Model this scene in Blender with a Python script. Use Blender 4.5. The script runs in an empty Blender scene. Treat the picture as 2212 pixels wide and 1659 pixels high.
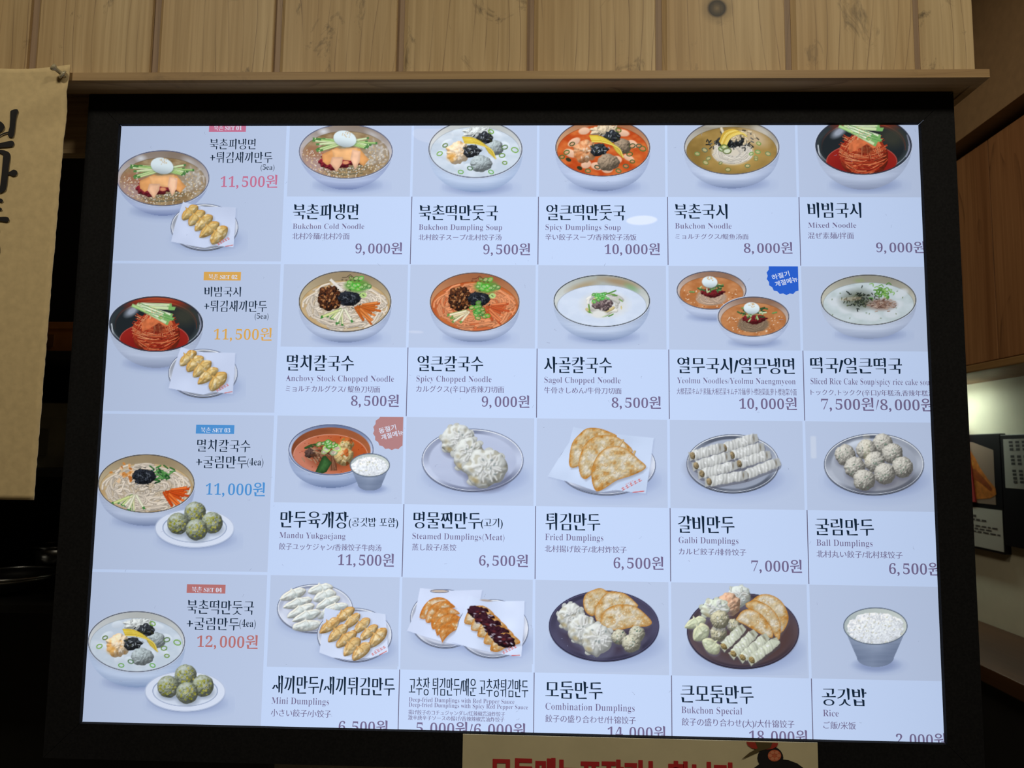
import bpy, bmesh, math, random, zlib
import numpy as np
from mathutils import Vector, Matrix
from mathutils.geometry import tessellate_polygon

# ------------------------------------------------------------------ camera
FW, FH, FPX = 2212.0, 1659.0, 1560.0
Z0 = 1.55                                    # height of the menu screen's centre above the floor
CAM = np.array([0.03538, -1.04751, -0.05096 + Z0])
PITCH, YAW, ROLL = 0.09406, 0.03084, 0.0123
def _basis():
    cy, sy, cp, sp = math.cos(YAW), math.sin(YAW), math.cos(PITCH), math.sin(PITCH)
    f = np.array([-sy*cp, cy*cp, sp]); r = np.array([cy, sy, 0.0]); u = np.cross(r, f)
    return r*math.cos(ROLL)+u*math.sin(ROLL), -r*math.sin(ROLL)+u*math.cos(ROLL), f
RT, UP, FWD = _basis()
scene = bpy.context.scene
col = scene.collection
cd = bpy.data.cameras.new('camera'); cam = bpy.data.objects.new('camera', cd); col.objects.link(cam)
m = Matrix.Identity(4)
for i in range(3):
    m[i][0], m[i][1], m[i][2], m[i][3] = RT[i], UP[i], -FWD[i], CAM[i]
cam.matrix_world = m
cd.sensor_width = 36.0; cd.sensor_fit = 'HORIZONTAL'; cd.lens = FPX/FW*36.0; cd.clip_start = 0.01
cd.dof.use_dof = True; cd.dof.focus_distance = 1.05; cd.dof.aperture_fstop = 7.0
scene.camera = cam

# ------------------------------------------------------------------ world, light, exposure
w = bpy.data.worlds.new('world'); scene.world = w; w.use_nodes = True
w.node_tree.nodes['Background'].inputs[0].default_value = (0.9, 0.75, 0.55, 1)
w.node_tree.nodes['Background'].inputs[1].default_value = 0.004
vs = scene.view_settings
vs.view_transform = 'Standard'; vs.look = 'None'; vs.exposure = 0.0; vs.gamma = 1.0; vs.use_curve_mapping = False
CEIL = Z0 + 1.25
def area(name, loc, size, power, colr, rot=(0, 0, 0)):
    l = bpy.data.lights.new(name, 'AREA'); l.shape = 'DISK'; l.size = size; l.energy = power; l.color = colr
    o = bpy.data.objects.new(name, l); o.location = loc; o.rotation_euler = rot; col.objects.link(o); return o
WARM = (1.0, 0.91, 0.70)
area('dining_fill_light', (0.55, -0.95, CEIL-0.035), 0.30, 10.5, WARM)  # added fill above the camera for the planks, kept out of screen reflections
area('dining_fill_light', (-0.75, -1.00, CEIL-0.035), 0.30, 8.5, WARM)  # second added fill, out of view, for the banner side
area('kitchen_fill_light', (0.30, 0.42, CEIL-0.035), 0.26, 4.2, (1.0, 0.86, 0.62))  # added fill, out of view, brightens bulkhead, cabinet and cartons

# ------------------------------------------------------------------ helpers
def ray(x, y):
    return FWD*FPX + RT*(x-FW/2) - UP*(y-FH/2)
def onY(x, y, Y=0.0):                        # pixel -> point on the plane y = Y (parallel to the screen)
    d = ray(x, y); return CAM + d*((Y-CAM[1])/d[1])
def onX(x, y, X):                            # pixel -> point on a side wall x = X
    d = ray(x, y); return CAM + d*((X-CAM[0])/d[0])
def onY_arr(xs, ys, Y=0.0):
    d = FWD[None]*FPX + np.outer(xs-FW/2, RT) - np.outer(ys-FH/2, UP)
    return CAM[None] + d*((Y-CAM[1])/d[:, 1])[:, None]
def lin(c):
    o = []
    for v in c:
        v = v/255.0; o.append(v/12.92 if v <= .04045 else ((v+.055)/1.055)**2.4)
    return (o[0], o[1], o[2], 1.0)
def empty(name, loc):
    o = bpy.data.objects.new(name, None); o.location = loc; o.empty_display_size = .05; col.objects.link(o); return o
def tag(o, label=None, cat=None, group=None, kind=None):
    if label: o['label'] = label
    if cat: o['category'] = cat
    if group: o['group'] = group
    if kind: o['kind'] = kind
    return o
def link(name, me, mat=None, parent=None):
    o = bpy.data.objects.new(name, me); col.objects.link(o)
    if mat: me.materials.append(mat)
    if parent:
        o.parent = parent
        P = parent; t = Vector((0, 0, 0))
        while P: t += P.location; P = P.parent
        o.location = -t                      # meshes are written in world coordinates
    return o
def mesh(name, verts, faces, mat=None, parent=None):
    me = bpy.data.meshes.new(name); me.from_pydata([tuple(v) for v in verts], [], faces); me.update()
    return link(name, me, mat, parent)
def from_bm(name, bm, mat=None, parent=None, smooth=False):
    me = bpy.data.meshes.new(name)
    bmesh.ops.recalc_face_normals(bm, faces=bm.faces)
    bm.to_mesh(me); bm.free()
    if smooth:
        for p in me.polygons: p.use_smooth = True
    return link(name, me, mat, parent)
def bm_box(bm, lo, hi):
    vs_ = [bm.verts.new((x, y, z)) for z in (lo[2], hi[2]) for y in (lo[1], hi[1]) for x in (lo[0], hi[0])]
    for f in ((0,1,3,2), (4,6,7,5), (0,4,5,1), (2,3,7,6), (0,2,6,4), (1,5,7,3)):
        bm.faces.new([vs_[i] for i in f])
def box(name, lo, hi, mat, parent=None, bevel=0.0):
    bm = bmesh.new(); bm_box(bm, lo, hi)
    if bevel: bmesh.ops.bevel(bm, geom=bm.edges[:], offset=bevel, segments=2, affect='EDGES', profile=.6)
    return from_bm(name, bm, mat, parent)
def bm_prism(bm, poly, axis_a, axis_b, thick, origin):
    """extrude a 2D polygon given in (axis_a, axis_b) by the vector thick"""
    a, b, t, o = map(np.array, (axis_a, axis_b, thick, origin))
    v0 = [bm.verts.new(tuple(o+a*p[0]+b*p[1])) for p in poly]
    v1 = [bm.verts.new(tuple(o+a*p[0]+b*p[1]+t)) for p in poly]
    n = len(poly)
    bm.faces.new(v0); bm.faces.new(v1[::-1])
    for i in range(n): bm.faces.new((v0[i], v0[(i+1) % n], v1[(i+1) % n], v1[i]))
def lathe(name, prof, mat, parent=None, seg=48, origin=(0, 0, 0), axis='Z', ring=False):
    bm = bmesh.new(); rings = []
    if ring: prof = prof+prof[:1]
    for r, h in prof:
        ring = []
        for k in range(seg):
            a = 2*math.pi*k/seg
            p = (r*math.cos(a), r*math.sin(a), h) if axis == 'Z' else (r*math.cos(a), h, r*math.sin(a))
            ring.append(bm.verts.new((p[0]+origin[0], p[1]+origin[1], p[2]+origin[2])))
        rings.append(ring)
    for a, b in zip(rings, rings[1:]):
        for k in range(seg): bm.faces.new((a[k], a[(k+1) % seg], b[(k+1) % seg], b[k]))
    if not ring: bm.faces.new(rings[0][::-1]); bm.faces.new(rings[-1])
    else: bmesh.ops.remove_doubles(bm, verts=bm.verts, dist=1e-6)
    return from_bm(name, bm, mat, parent, True)

# ------------------------------------------------------------------ materials
def newmat(name):
    mt = bpy.data.materials.new(name); mt.use_nodes = True
    nt = mt.node_tree; return mt, nt, nt.nodes['Principled BSDF'], nt.nodes, nt.links
def plain(name, rgb, rough=.6, metal=0.0, spec=.5, noise=0.0, scale=40.0, emit=None):
    mt, nt, b, N, L = newmat(name)
    b.inputs['Base Color'].default_value = lin(rgb); b.inputs['Roughness'].default_value = rough
    b.inputs['Metallic'].default_value = metal; b.inputs['Specular IOR Level'].default_value = spec
    if noise:
        tc = N.new('ShaderNodeTexCoord'); nz = N.new('ShaderNodeTexNoise'); nz.inputs['Scale'].default_value = scale
        nz.inputs['Detail'].default_value = 5; rp = N.new('ShaderNodeValToRGB')
        c = lin(rgb); rp.color_ramp.elements[0].position = .3; rp.color_ramp.elements[1].position = .7
        rp.color_ramp.elements[0].color = tuple(v*(1-noise) for v in c[:3])+(1,)
        rp.color_ramp.elements[1].color = tuple(min(1, v*(1+noise)) for v in c[:3])+(1,)
        L.new(tc.outputs['Object'], nz.inputs['Vector']); L.new(nz.outputs['Fac'], rp.inputs[0]); L.new(rp.outputs[0], b.inputs['Base Color'])
        bp = N.new('ShaderNodeBump'); bp.inputs['Strength'].default_value = .12; bp.inputs['Distance'].default_value = .002
        L.new(nz.outputs['Fac'], bp.inputs['Height']); L.new(bp.outputs[0], b.inputs['Normal'])
    if emit:
        b.inputs['Emission Color'].default_value = lin(emit[0]); b.inputs['Emission Strength'].default_value = emit[1]
    return mt
def wood(name, light, dark, line, along='Z', lscale=9.0, rough=.55, knot=None, smudge=.0, lines=.6):
    mt, nt, b, N, L = newmat(name)
    tc = N.new('ShaderNodeTexCoord'); oi = N.new('ShaderNodeObjectInfo')
    off = N.new('ShaderNodeVectorMath'); off.operation = 'SCALE'; off.inputs[0].default_value = (3.1, 1.7, 5.3)
    L.new(oi.outputs['Random'], off.inputs['Scale'])
    ad = N.new('ShaderNodeVectorMath'); L.new(tc.outputs['Object'], ad.inputs[0]); L.new(off.outputs[0], ad.inputs[1])
    def stretched(k, s):
        mp = N.new('ShaderNodeMapping'); sc = [k, k, k]; sc['XYZ'.index(along)] = s
        mp.inputs['Scale'].default_value = sc; L.new(ad.outputs[0], mp.inputs['Vector']); return mp
    def noise(src, scale, detail=4, rough_=.55, dist=0.0):
        n = N.new('ShaderNodeTexNoise'); n.inputs['Scale'].default_value = scale; n.inputs['Detail'].default_value = detail
        n.inputs['Roughness'].default_value = rough_; n.inputs['Distortion'].default_value = dist
        L.new(src.outputs[0], n.inputs['Vector']); return n
    def ramp(src, stops):
        r = N.new('ShaderNodeValToRGB'); e = r.color_ramp.elements
        while len(e) < len(stops): e.new(.5)
        for q, (p, c) in zip(e, stops): q.position = p; q.color = c
        L.new(src, r.inputs[0]); return r
    def mix(fac, a, c, mode='MIX'):
        x = N.new('ShaderNodeMix'); x.data_type = 'RGBA'; x.blend_type = mode
        if isinstance(fac, float): x.inputs[0].default_value = fac
        else: L.new(fac, x.inputs[0])
        for s, v in ((6, a), (7, c)):
            if isinstance(v, tuple): x.inputs[s].default_value = v
            else: L.new(v, x.inputs[s])
        return x.outputs[2]
    broad = noise(stretched(7, .9), 1.0, 3)
    c = ramp(broad.outputs['Fac'], [(.3, lin(dark)), (.68, lin(light))]).outputs[0]
    fine = noise(stretched(150, 3.0), 1.0, 5)
    fr = ramp(fine.outputs['Fac'], [(.35, (.72, .68, .62, 1)), (.62, (1, 1, 1, 1))])
    c = mix(.7, c, fr.outputs[0], 'MULTIPLY')
    # growth rings: thin dark lines warped by slow noise, opening to arches
    wp = noise(stretched(2.2, .8), 1.6, 2)
    sep = N.new('ShaderNodeSeparateXYZ'); L.new(ad.outputs[0], sep.inputs[0])
    ax = 'X' if along != 'X' else 'Z'
    m1 = N.new('ShaderNodeMath'); m1.operation = 'MULTIPLY_ADD'; L.new(wp.outputs['Fac'], m1.inputs[0]); m1.inputs[1].default_value = .15
    src = sep.outputs[ax] if along != 'Y' else sep.outputs['Z']
    L.new(src, m1.inputs[2])
    m2 = N.new('ShaderNodeMath'); m2.operation = 'MULTIPLY'; L.new(m1.outputs[0], m2.inputs[0]); m2.inputs[1].default_value = lscale*6
    fr2 = N.new('ShaderNodeMath'); fr2.operation = 'FRACT'; L.new(m2.outputs[0], fr2.inputs[0])
    rl = ramp(fr2.outputs[0], [(0, (1, 1, 1, 1)), (.09, (1, 1, 1, 1)), (.1, (1, 1, 1, 1))])
    rl.color_ramp.elements[0].color = (1, 1, 1, 1); rl.color_ramp.elements[1].color = (.25, .25, .25, 1); rl.color_ramp.elements[2].color = (0, 0, 0, 1)
    rl.color_ramp.elements[1].position = .05; rl.color_ramp.elements[2].position = .13
    lm = N.new('ShaderNodeMath'); lm.operation = 'MULTIPLY'; L.new(rl.outputs[0], lm.inputs[0])
    brk = noise(stretched(30, 4), 1.0, 2); br = ramp(brk.outputs['Fac'], [(.42, (0, 0, 0, 1)), (.6, (lines,)*3+(1,))]); L.new(br.outputs[0], lm.inputs[1])
    c = mix(lm.outputs[0], c, lin(line))
    if smudge:
        sm = noise(stretched(16, 9), 1.0, 6, .7, 1.2); sr = ramp(sm.outputs['Fac'], [(.60, (0, 0, 0, 1)), (.74, (smudge,)*3+(1,))])
        c = mix(sr.outputs[0], c, lin((58, 50, 42)))
    if knot:
        vd = N.new('ShaderNodeVectorMath'); vd.operation = 'SUBTRACT'; L.new(tc.outputs['Object'], vd.inputs[0]); vd.inputs[1].default_value = knot
        ln = N.new('ShaderNodeVectorMath'); ln.operation = 'LENGTH'; L.new(vd.outputs[0], ln.inputs[0])
        kn = ramp(ln.outputs['Value'], [(0, (.6, .6, .6, 1)), (.004, (.8, .8, .8, 1)), (.0105, (1, 1, 1, 1)), (.0135, (1, 1, 1, 1)), (.0150, (.35, .35, .35, 1)), (.026, (0, 0, 0, 1))])
        c = mix(kn.outputs[0], c, lin((44, 38, 36)))
    L.new(c, b.inputs['Base Color']); b.inputs['Roughness'].default_value = rough; b.inputs['Specular IOR Level'].default_value = .35
    bp = N.new('ShaderNodeBump'); bp.inputs['Strength'].default_value = .25; bp.inputs['Distance'].default_value = .001
    L.new(fine.outputs['Fac'], bp.inputs['Height']); L.new(bp.outputs[0], b.inputs['Normal'])
    return mt
def screen_mat(name, rgb=None, light=True):
    """what the lit panel shows (flat print or colours painted on the mesh) under a glossy cover"""
    mt, nt, b, N, L = newmat(name); N.remove(b)
    out = N['Material Output']; em = N.new('ShaderNodeEmission'); gl = N.new('ShaderNodeBsdfGlossy')
    gl.inputs['Roughness'].default_value = .006
    if rgb: em.inputs[0].default_value = lin(rgb)
    else:
        at = N.new('ShaderNodeAttribute'); at.attribute_name = 'Col'; L.new(at.outputs['Color'], em.inputs[0])
    # emission dimmed towards the sides, standing in for the panel's viewing-angle falloff
    gp = N.new('ShaderNodeNewGeometry'); sx_ = N.new('ShaderNodeSeparateXYZ'); L.new(gp.outputs['Position'], sx_.inputs[0])
    pw = N.new('ShaderNodeMath'); pw.operation = 'POWER'; ab = N.new('ShaderNodeMath'); ab.operation = 'ABSOLUTE'; L.new(sx_.outputs['X'], ab.inputs[0]); L.new(ab.outputs[0], pw.inputs[0]); pw.inputs[1].default_value = 2.0
    ma = N.new('ShaderNodeMath'); ma.operation = 'MULTIPLY_ADD'; L.new(pw.outputs[0], ma.inputs[0]); ma.inputs[1].default_value = -.50; ma.inputs[2].default_value = 1.03; L.new(ma.outputs[0], em.inputs['Strength'])
    fr = N.new('ShaderNodeFresnel'); fr.inputs['IOR'].default_value = 1.45
    tr = N.new('ShaderNodeMixRGB'); tr.inputs[1].default_value = (0, 0, 0, 1); tr.inputs[2].default_value = (1, 1, 1, 1)
    L.new(fr.outputs[0], tr.inputs[0]); L.new(tr.outputs[0], gl.inputs['Color'])
    ad = N.new('ShaderNodeAddShader'); L.new(em.outputs[0], ad.inputs[0]); L.new(gl.outputs[0], ad.inputs[1]); L.new(ad.outputs[0], out.inputs[0])
    mt.cycles.emission_sampling = 'FRONT' if light else 'NONE'
    return mt
M = {}
M['frame'] = plain('frame_black', (29, 29, 31), .8, spec=.08, noise=.25, scale=300)
M['plank'] = wood('pine_plank', (210, 186, 146), (182, 150, 106), (118, 92, 70), smudge=.85, lines=1.0)
M['rail'] = wood('pine_rail', (196, 168, 126), (166, 134, 94), (112, 84, 60), along='X', smudge=.3)
M['groove'] = wood('pine_groove', (168, 142, 118), (140, 116, 96), (96, 76, 62))
M['walnut'] = wood('cabinet_veneer', (172, 126, 86), (138, 94, 60), (84, 54, 34), lscale=5, lines=.8)
M['bulk'] = plain('bulkhead_paint', (140, 112, 80), .8, noise=.08, scale=60)
M['cream'] = plain('cream_wall', (214, 210, 188), .75, noise=.03, scale=20)
M['counter'] = wood('brown_counter', (88, 58, 34), (62, 38, 22), (40, 24, 14), along='Y')
M['dark'] = plain('dark_interior', (20, 19, 20), .7, noise=.2, scale=20)
M['steel'] = plain('brushed_steel', (150, 150, 150), .28, 1.0)
# ------------------------------------------------------------------ lettering: outlines of the built-in font, weighted like a brush-serif face
def serif_map(s):
    o = ''
    for ch in s:
        if 'A' <= ch <= 'Z': o += chr(0x1D400+ord(ch)-65)
        elif 'a' <= ch <= 'z': o += chr(0x1D41A+ord(ch)-97)
        elif '0' <= ch <= '9': o += chr(0x1D7CE+ord(ch)-48)
        else: o += ch
    return o
_cache = {}
def prefetch(strings):
    """outlines of many lines at once: {line: [contour points]}"""
    obs = []
    for s in dict.fromkeys(strings):
        if s in _cache: continue
        cu = bpy.data.curves.new('lettering', 'FONT'); cu.body = s; cu.resolution_u = 3
        ob = bpy.data.objects.new('lettering', cu); col.objects.link(ob); obs.append((s, ob))
    if not obs: return
    dg = bpy.context.evaluated_depsgraph_get()
    for s, ob in obs:
        ev = ob.evaluated_get(dg); cv = ev.to_curve(dg); res = []
        for sp in cv.splines:
            pts = []; bp = sp.bezier_points; n = len(bp)
            for i in range(n):
                a, b = bp[i], bp[(i+1) % n]
                p0, p1, p2, p3 = (np.array(v[:2]) for v in (a.co, a.handle_right, b.handle_left, b.co))
                ch = p3-p0; L = np.hypot(*ch); u1, u2 = p1-p0, p2-p0
                if L < 1e-6 and np.hypot(*u1) < 1e-6: continue
                dev = max(abs(ch[0]*u1[1]-ch[1]*u1[0]), abs(ch[0]*u2[1]-ch[1]*u2[0]))/(L+1e-9)
                k = 1 if dev < .002 else (3 if dev < .03 else 6)
                for t in np.arange(k)/k:
                    pts.append(p0*(1-t)**3+3*p1*t*(1-t)**2+3*p2*t*t*(1-t)+p3*t**3)
            if len(pts) >= 3: res.append(np.array(pts))
        ev.to_curve_clear(); _cache[s] = res
    for s, ob in obs:
        cu = ob.data; bpy.data.objects.remove(ob); bpy.data.curves.remove(cu)
def contours(s):
    if s not in _cache: prefetch([s])
    return _cache[s]
def ink_box(cs):
    a = np.concatenate(cs); return a[:, 0].min(), a[:, 0].max(), a[:, 1].min(), a[:, 1].max()
_refs = {}
def ref(ch):
    if ch not in _refs: _refs[ch] = ink_box(contours(ch))
    return _refs[ch]
def inside(p, poly):
    x, y = poly[:, 0], poly[:, 1]; x2, y2 = np.roll(x, -1), np.roll(y, -1)
    c = (y > p[1]) != (y2 > p[1])
    with np.errstate(divide='ignore', invalid='ignore'):
        xi = (x2-x)*(p[1]-y)/(y2-y)+x
    return bool(np.sum(c & (p[0] < xi)) % 2)
def sarea(p):
    x, y = p[:, 0], p[:, 1]; return .5*np.sum(x*np.roll(y, -1)-np.roll(x, -1)*y)
def group_contours(cs):
    bb = [(c[:, 0].min(), c[:, 0].max(), c[:, 1].min(), c[:, 1].max()) for c in cs]
    par = []
    for i, c in enumerate(cs):
        ins = []
        for j, d in enumerate(cs):
            if i != j and bb[j][0] <= bb[i][0] and bb[j][1] >= bb[i][1] and bb[j][2] <= bb[i][2] and bb[j][3] >= bb[i][3] and inside(c[0], d): ins.append(j)
        par.append(ins)
    out = []
    for i, c in enumerate(cs):
        if len(par[i]) % 2 == 0: out.append([i]+[j for j in range(len(cs)) if i in par[j] and len(par[j]) == len(par[i])+1])
    return out
def weight(c, dx, dy, outer, brush=0.0):
    """move an outline sideways by dx and up/down by dy, then give stroke ends a brush slant"""
    if (sarea(c) > 0) != outer: c = c[::-1]
    e = np.roll(c, -1, 0)-c; L = np.hypot(e[:, 0], e[:, 1]); c = c[L > 1e-6]
    if len(c) < 3: return c
    e = np.roll(c, -1, 0)-c; L = np.hypot(e[:, 0], e[:, 1])[:, None]; e = e/L
    n2 = np.stack([e[:, 1], -e[:, 0]], 1); n1 = np.roll(n2, 1, 0)
    mt = (n1+n2)/np.maximum(.35, 1+np.sum(n1*n2, 1))[:, None]
    o = c+mt*np.array([dx, dy])
    if brush and outer:
        n = len(c)
        for i in range(n):
            j = (i+1) % n
            ep, en = e[i-1], e[j]
            if L[i, 0] < .16 and ep@en < -.85 and abs(ep@e[i]) < .35 and L[i-1, 0] > .06 and L[j, 0] > .06:
                nx, ny = n2[i]
                if ny > .8:   o[j] += (-brush*.9, brush*.2); o[i] += (0, -brush*.7)        # head of an upright
                elif ny < -.8: o[j] += (-brush*.25, brush*.55); o[i] += (brush*.15, -brush*.2)  # foot of an upright
                elif nx > .8: o[j] += (-brush*.2, brush*.55); o[i] += (brush*.2, -brush*.05)
                elif nx < -.8: o[i] += (-brush*.1, -brush*.35); o[j] += (brush*.2, 0)
    return o
STY = {  # reference glyph, stroke change sideways / up-down (in em), brush
    'T': ('면', .019, -.013, .055), 'S': ('면', .010, -.014, .05), 'J': ('村', .010, -.010, .0),
    'E': ('\U0001D401', -.018, -.004, .0), 'P': ('\U0001D7CE', -.012, .0, .045), 'Q': ('(', -.01, -.004, .0),
    'G': ('면', .045, .035, .0), 'H': ('면', .014, .012, .0)}
def text_tris(s, kind, width, top, bot):
    """triangles of a line set in a box: left 0, right = width, reference glyph spanning bot..top (metres)"""
    rch, dx, dy, brush = STY[kind]
    body = serif_map(s) if kind not in 'GH' else s
    cs = contours(body); rb = ref(rch)
    won = [(ink_box(contours(body[:i]))[1], ink_box(contours(body[:i+1]))[1]) for i, ch in enumerate(body) if ch == '원'] if kind == 'P' else []
    em = (top-bot)/(rb[3]-rb[2])
    if kind == 'P':                                  # a little air after each comma
        cm = [c[:, 0].min() for c in cs if c[:, 1].max() < .22 and c[:, 1].min() < -.04 and np.ptp(c[:, 0]) < .22]; cs = [c+np.array([.15*sum(c[:, 0].min() > x+.01 for x in cm), 0]) for c in cs]
        won = [(a_+.15*sum(a_ > x for x in cm), b_+.15*sum(b_ > x for x in cm)) for a_, b_ in won]
    ib = ink_box(cs)
    kx = width/(ib[1]-ib[0])
    V, T = [], []
    wid = kx/em                                     # horizontal squeeze
    dx *= min(1, wid*1.1); brush *= min(1, wid)
    for g in group_contours(cs):
        loops = []
        hang = max(ord('가') <= ord(ch) for ch in body)
        for q, i in enumerate(g):
            c = cs[i].copy(); c[:, 0] = (c[:, 0]-ib[0])*wid; c[:, 1] -= rb[2]
            ddx, ddy, bb = dx, dy, brush
            if kind == 'P':
                mid = .5*(cs[i][:, 0].min()+cs[i][:, 0].max())
                if any(a_ < mid < b_ for a_, b_ in won): ddx, ddy = .015, .0
                elif cs[i][:, 1].max() < .22 and np.ptp(cs[i][:, 0]) < .22: ddx, ddy = .012, .012
            c = weight(c, ddx, ddy, q == 0, bb)
            loops.append([Vector((p[0]*em, 0, p[1]*em+bot)) for p in c])
        try: tri = tessellate_polygon(loops)
        except Exception: continue
        base = len(V)
        for lp in loops: V.extend(lp)
        T.extend([(a+base, b+base, c_+base) for a, b, c_ in tri])
    return V, T
def screen_text(name, s, kind, xl, xr, yt, yb, mat, parent, Y=-0.0009):
    """one printed line on the screen plane; pixel box -> metres on that plane"""
    ym = .5*(yt+yb)
    a = onY(xl, yb, Y); b = onY(xr, yb, Y); t = onY(xl, yt, Y)
    V, T = text_tris(s, kind, b[0]-a[0], t[2], a[2])
    return mesh(name, [(v.x+a[0], Y, v.z) for v in V], T, mat, parent)
def plane_text(name, s, kind, origin, ux, uz, width, height, mat, parent):
    V, T = text_tris(s, kind, width, height, 0.0)
    o, ux, uz = np.array(origin), np.array(ux), np.array(uz)
    return mesh(name, [tuple(o+ux*v.x+uz*v.z) for v in V], T, mat, parent)
# ------------------------------------------------------------------ a small painter for the dish photographs shown on the screen
PANEL = (186, 201, 230); CARD = (196, 215, 249)
def hashn(ix, iy, seed):
    h = np.sin(ix*127.1+iy*311.7+seed*74.7)*43758.5453
    return h-np.floor(h)
def vnoise(x, y, seed=0):
    ix, iy = np.floor(x), np.floor(y); fx, fy = x-ix, y-iy
    fx = fx*fx*(3-2*fx); fy = fy*fy*(3-2*fy)
    a, b, c, d = hashn(ix, iy, seed), hashn(ix+1, iy, seed), hashn(ix, iy+1, seed), hashn(ix+1, iy+1, seed)
    return (a*(1-fx)+b*fx)*(1-fy)+(c*(1-fx)+d*fx)*fy
def fbm(x, y, seed=0, o=3):
    s = 0; a = .5; t = 0
    for k in range(o): s = s+a*vnoise(x*2**k, y*2**k, seed+k*13); t += a; a *= .5
    return s/t
A = lambda c: np.array(c, float)
class Pic:
    STEP = 1.3
    def __init__(s, x0, y0, x1, y1, bg=PANEL):
        s.nx = int((x1-x0)/s.STEP)+1; s.ny = int((y1-y0)/s.STEP)+1
        s.x0, s.y0 = x0, y0
        s.X, s.Y = np.meshgrid(x0+np.arange(s.nx)*s.STEP, y0+np.arange(s.ny)*s.STEP)
        s.buf = np.zeros((s.ny, s.nx, 3))+A(bg); s.clip = None
        s.touched = np.zeros((s.ny, s.nx), bool)
    def win(s, xa, ya, xb, yb):
        i0 = max(0, int((xa-s.x0)/s.STEP)-1); i1 = min(s.nx, int((xb-s.x0)/s.STEP)+3)
        j0 = max(0, int((ya-s.y0)/s.STEP)-1); j1 = min(s.ny, int((yb-s.y0)/s.STEP)+3)
        if i0 >= i1 or j0 >= j1: return None
        sl = (slice(j0, j1), slice(i0, i1)); return sl, s.X[sl], s.Y[sl]
    def put(s, sl, al, c):
        if s.clip is not None: al = al*s.clip[sl]
        c = np.asarray(c, float)
        s.buf[sl] = s.buf[sl]*(1-al[..., None])+c*al[..., None]
        s.touched[sl] |= al > .004
    def ell(s, cx, cy, rx, ry, c, ang=0, soft=1.2, a=1.0, shade=None):
        R = max(rx, ry)+soft+1; w_ = s.win(cx-R, cy-R, cx+R, cy+R)
        if not w_: return
        sl, X, Y = w_; ca, sa = math.cos(ang), math.sin(ang)
        u = ((X-cx)*ca+(Y-cy)*sa)/rx; v = (-(X-cx)*sa+(Y-cy)*ca)/ry
        d = (np.sqrt(u*u+v*v)-1)*min(rx, ry)
        al = np.clip(.5-d/soft, 0, 1)*a
        cc = A(c)
        if shade is not None: cc = shade(u, v, X, Y, cc)
        s.put(sl, al, cc)
    def emask(s, cx, cy, rx, ry):
        d = (np.sqrt(((s.X-cx)/rx)**2+((s.Y-cy)/ry)**2)-1)*min(rx, ry); return np.clip(.5-d, 0, 1)
    def ring(s, cx, cy, rx, ry, w, c, ang=0, a=1.0, half=None):
        R = max(rx, ry)+w+2; w_ = s.win(cx-R, cy-R, cx+R, cy+R)
        if not w_: return
        sl, X, Y = w_; ca, sa = math.cos(ang), math.sin(ang)
        x = (X-cx)*ca+(Y-cy)*sa; y = -(X-cx)*sa+(Y-cy)*ca
        q = np.sqrt((x/rx)**2+(y/ry)**2)+1e-9; g = np.sqrt((x/rx**2)**2+(y/ry**2)**2)/q+1e-9
        d = np.abs(q-1)/g
        al = np.clip(w/2-d+.6, 0, 1)*a
        if half == 'top': al = al*(Y < cy+2)
        if half == 'bot': al = al*(Y > cy-2)
        s.put(sl, al, A(c))
    def stroke(s, pts, w, c, edge=.72, a=1.0, taper=0.0, gauss=False):
        P = A(pts)
        if len(P) in (3, 4, 5):
            E_ = np.vstack([2*P[0]-P[1], P, 2*P[-1]-P[-2]]); Q = []
            for i in range(1, len(E_)-2):
                for t in (0, .25, .5, .75):
                    Q.append(.5*(2*E_[i]+(E_[i+1]-E_[i-1])*t+(2*E_[i-1]-5*E_[i]+4*E_[i+1]-E_[i+2])*t*t+(3*E_[i]-E_[i-1]-3*E_[i+1]+E_[i+2])*t**3))
            P = np.array(Q+[P[-1]])
        lo = P.min(0)-w-2; hi = P.max(0)+w+2; w_ = s.win(lo[0], lo[1], hi[0], hi[1])
        if not w_: return
        sl, X, Y = w_; best = np.full(X.shape, 1e9); side = np.zeros(X.shape); n = len(P)-1
        for i in range(n):
            p, q = P[i], P[i+1]; e = q-p; L2 = e@e+1e-9
            t = np.clip(((X-p[0])*e[0]+(Y-p[1])*e[1])/L2, 0, 1)
            dx, dy = X-p[0]-t*e[0], Y-p[1]-t*e[1]
            ww = w*(1-taper*abs(2*(i+t)/n-1)) if taper else w
            d = np.hypot(dx, dy)/(ww/2)
            k = d < best; best = np.where(k, d, best); side = np.where(k, (dx*.5+dy)/(w/2), side)
        al = np.clip((1-best)*w/2+.6, 0, 1)*a if not gauss else np.exp(-best*best*1.6)*a
        sh = 1-(1-edge)*np.clip(best, 0, 1)**2-.12*np.clip(side, -1, 1)
        s.put(sl, al, np.clip(A(c)*sh[..., None], 0, 255))
    def poly(s, pts, c, a=1.0, shade=None, soft=1.0):
        P = A(pts); lo = P.min(0)-2; hi = P.max(0)+2; w_ = s.win(lo[0], lo[1], hi[0], hi[1])
        if not w_: return
        sl, X, Y = w_; ins = np.zeros(X.shape, bool); dist = np.full(X.shape, 1e9)
        for i in range(len(P)):
            p, q = P[i], P[(i+1) % len(P)]; e = q-p
            c1 = (p[1] > Y) != (q[1] > Y)
            xi = p[0]+(Y-p[1])*(e[0]/(e[1] if abs(e[1]) > 1e-9 else 1e-9))
            ins ^= c1 & (X < xi)
            t = np.clip(((X-p[0])*e[0]+(Y-p[1])*e[1])/(e@e+1e-9), 0, 1)
            dist = np.minimum(dist, np.hypot(X-p[0]-t*e[0], Y-p[1]-t*e[1]))
        sd = np.where(ins, dist, -dist)
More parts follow.
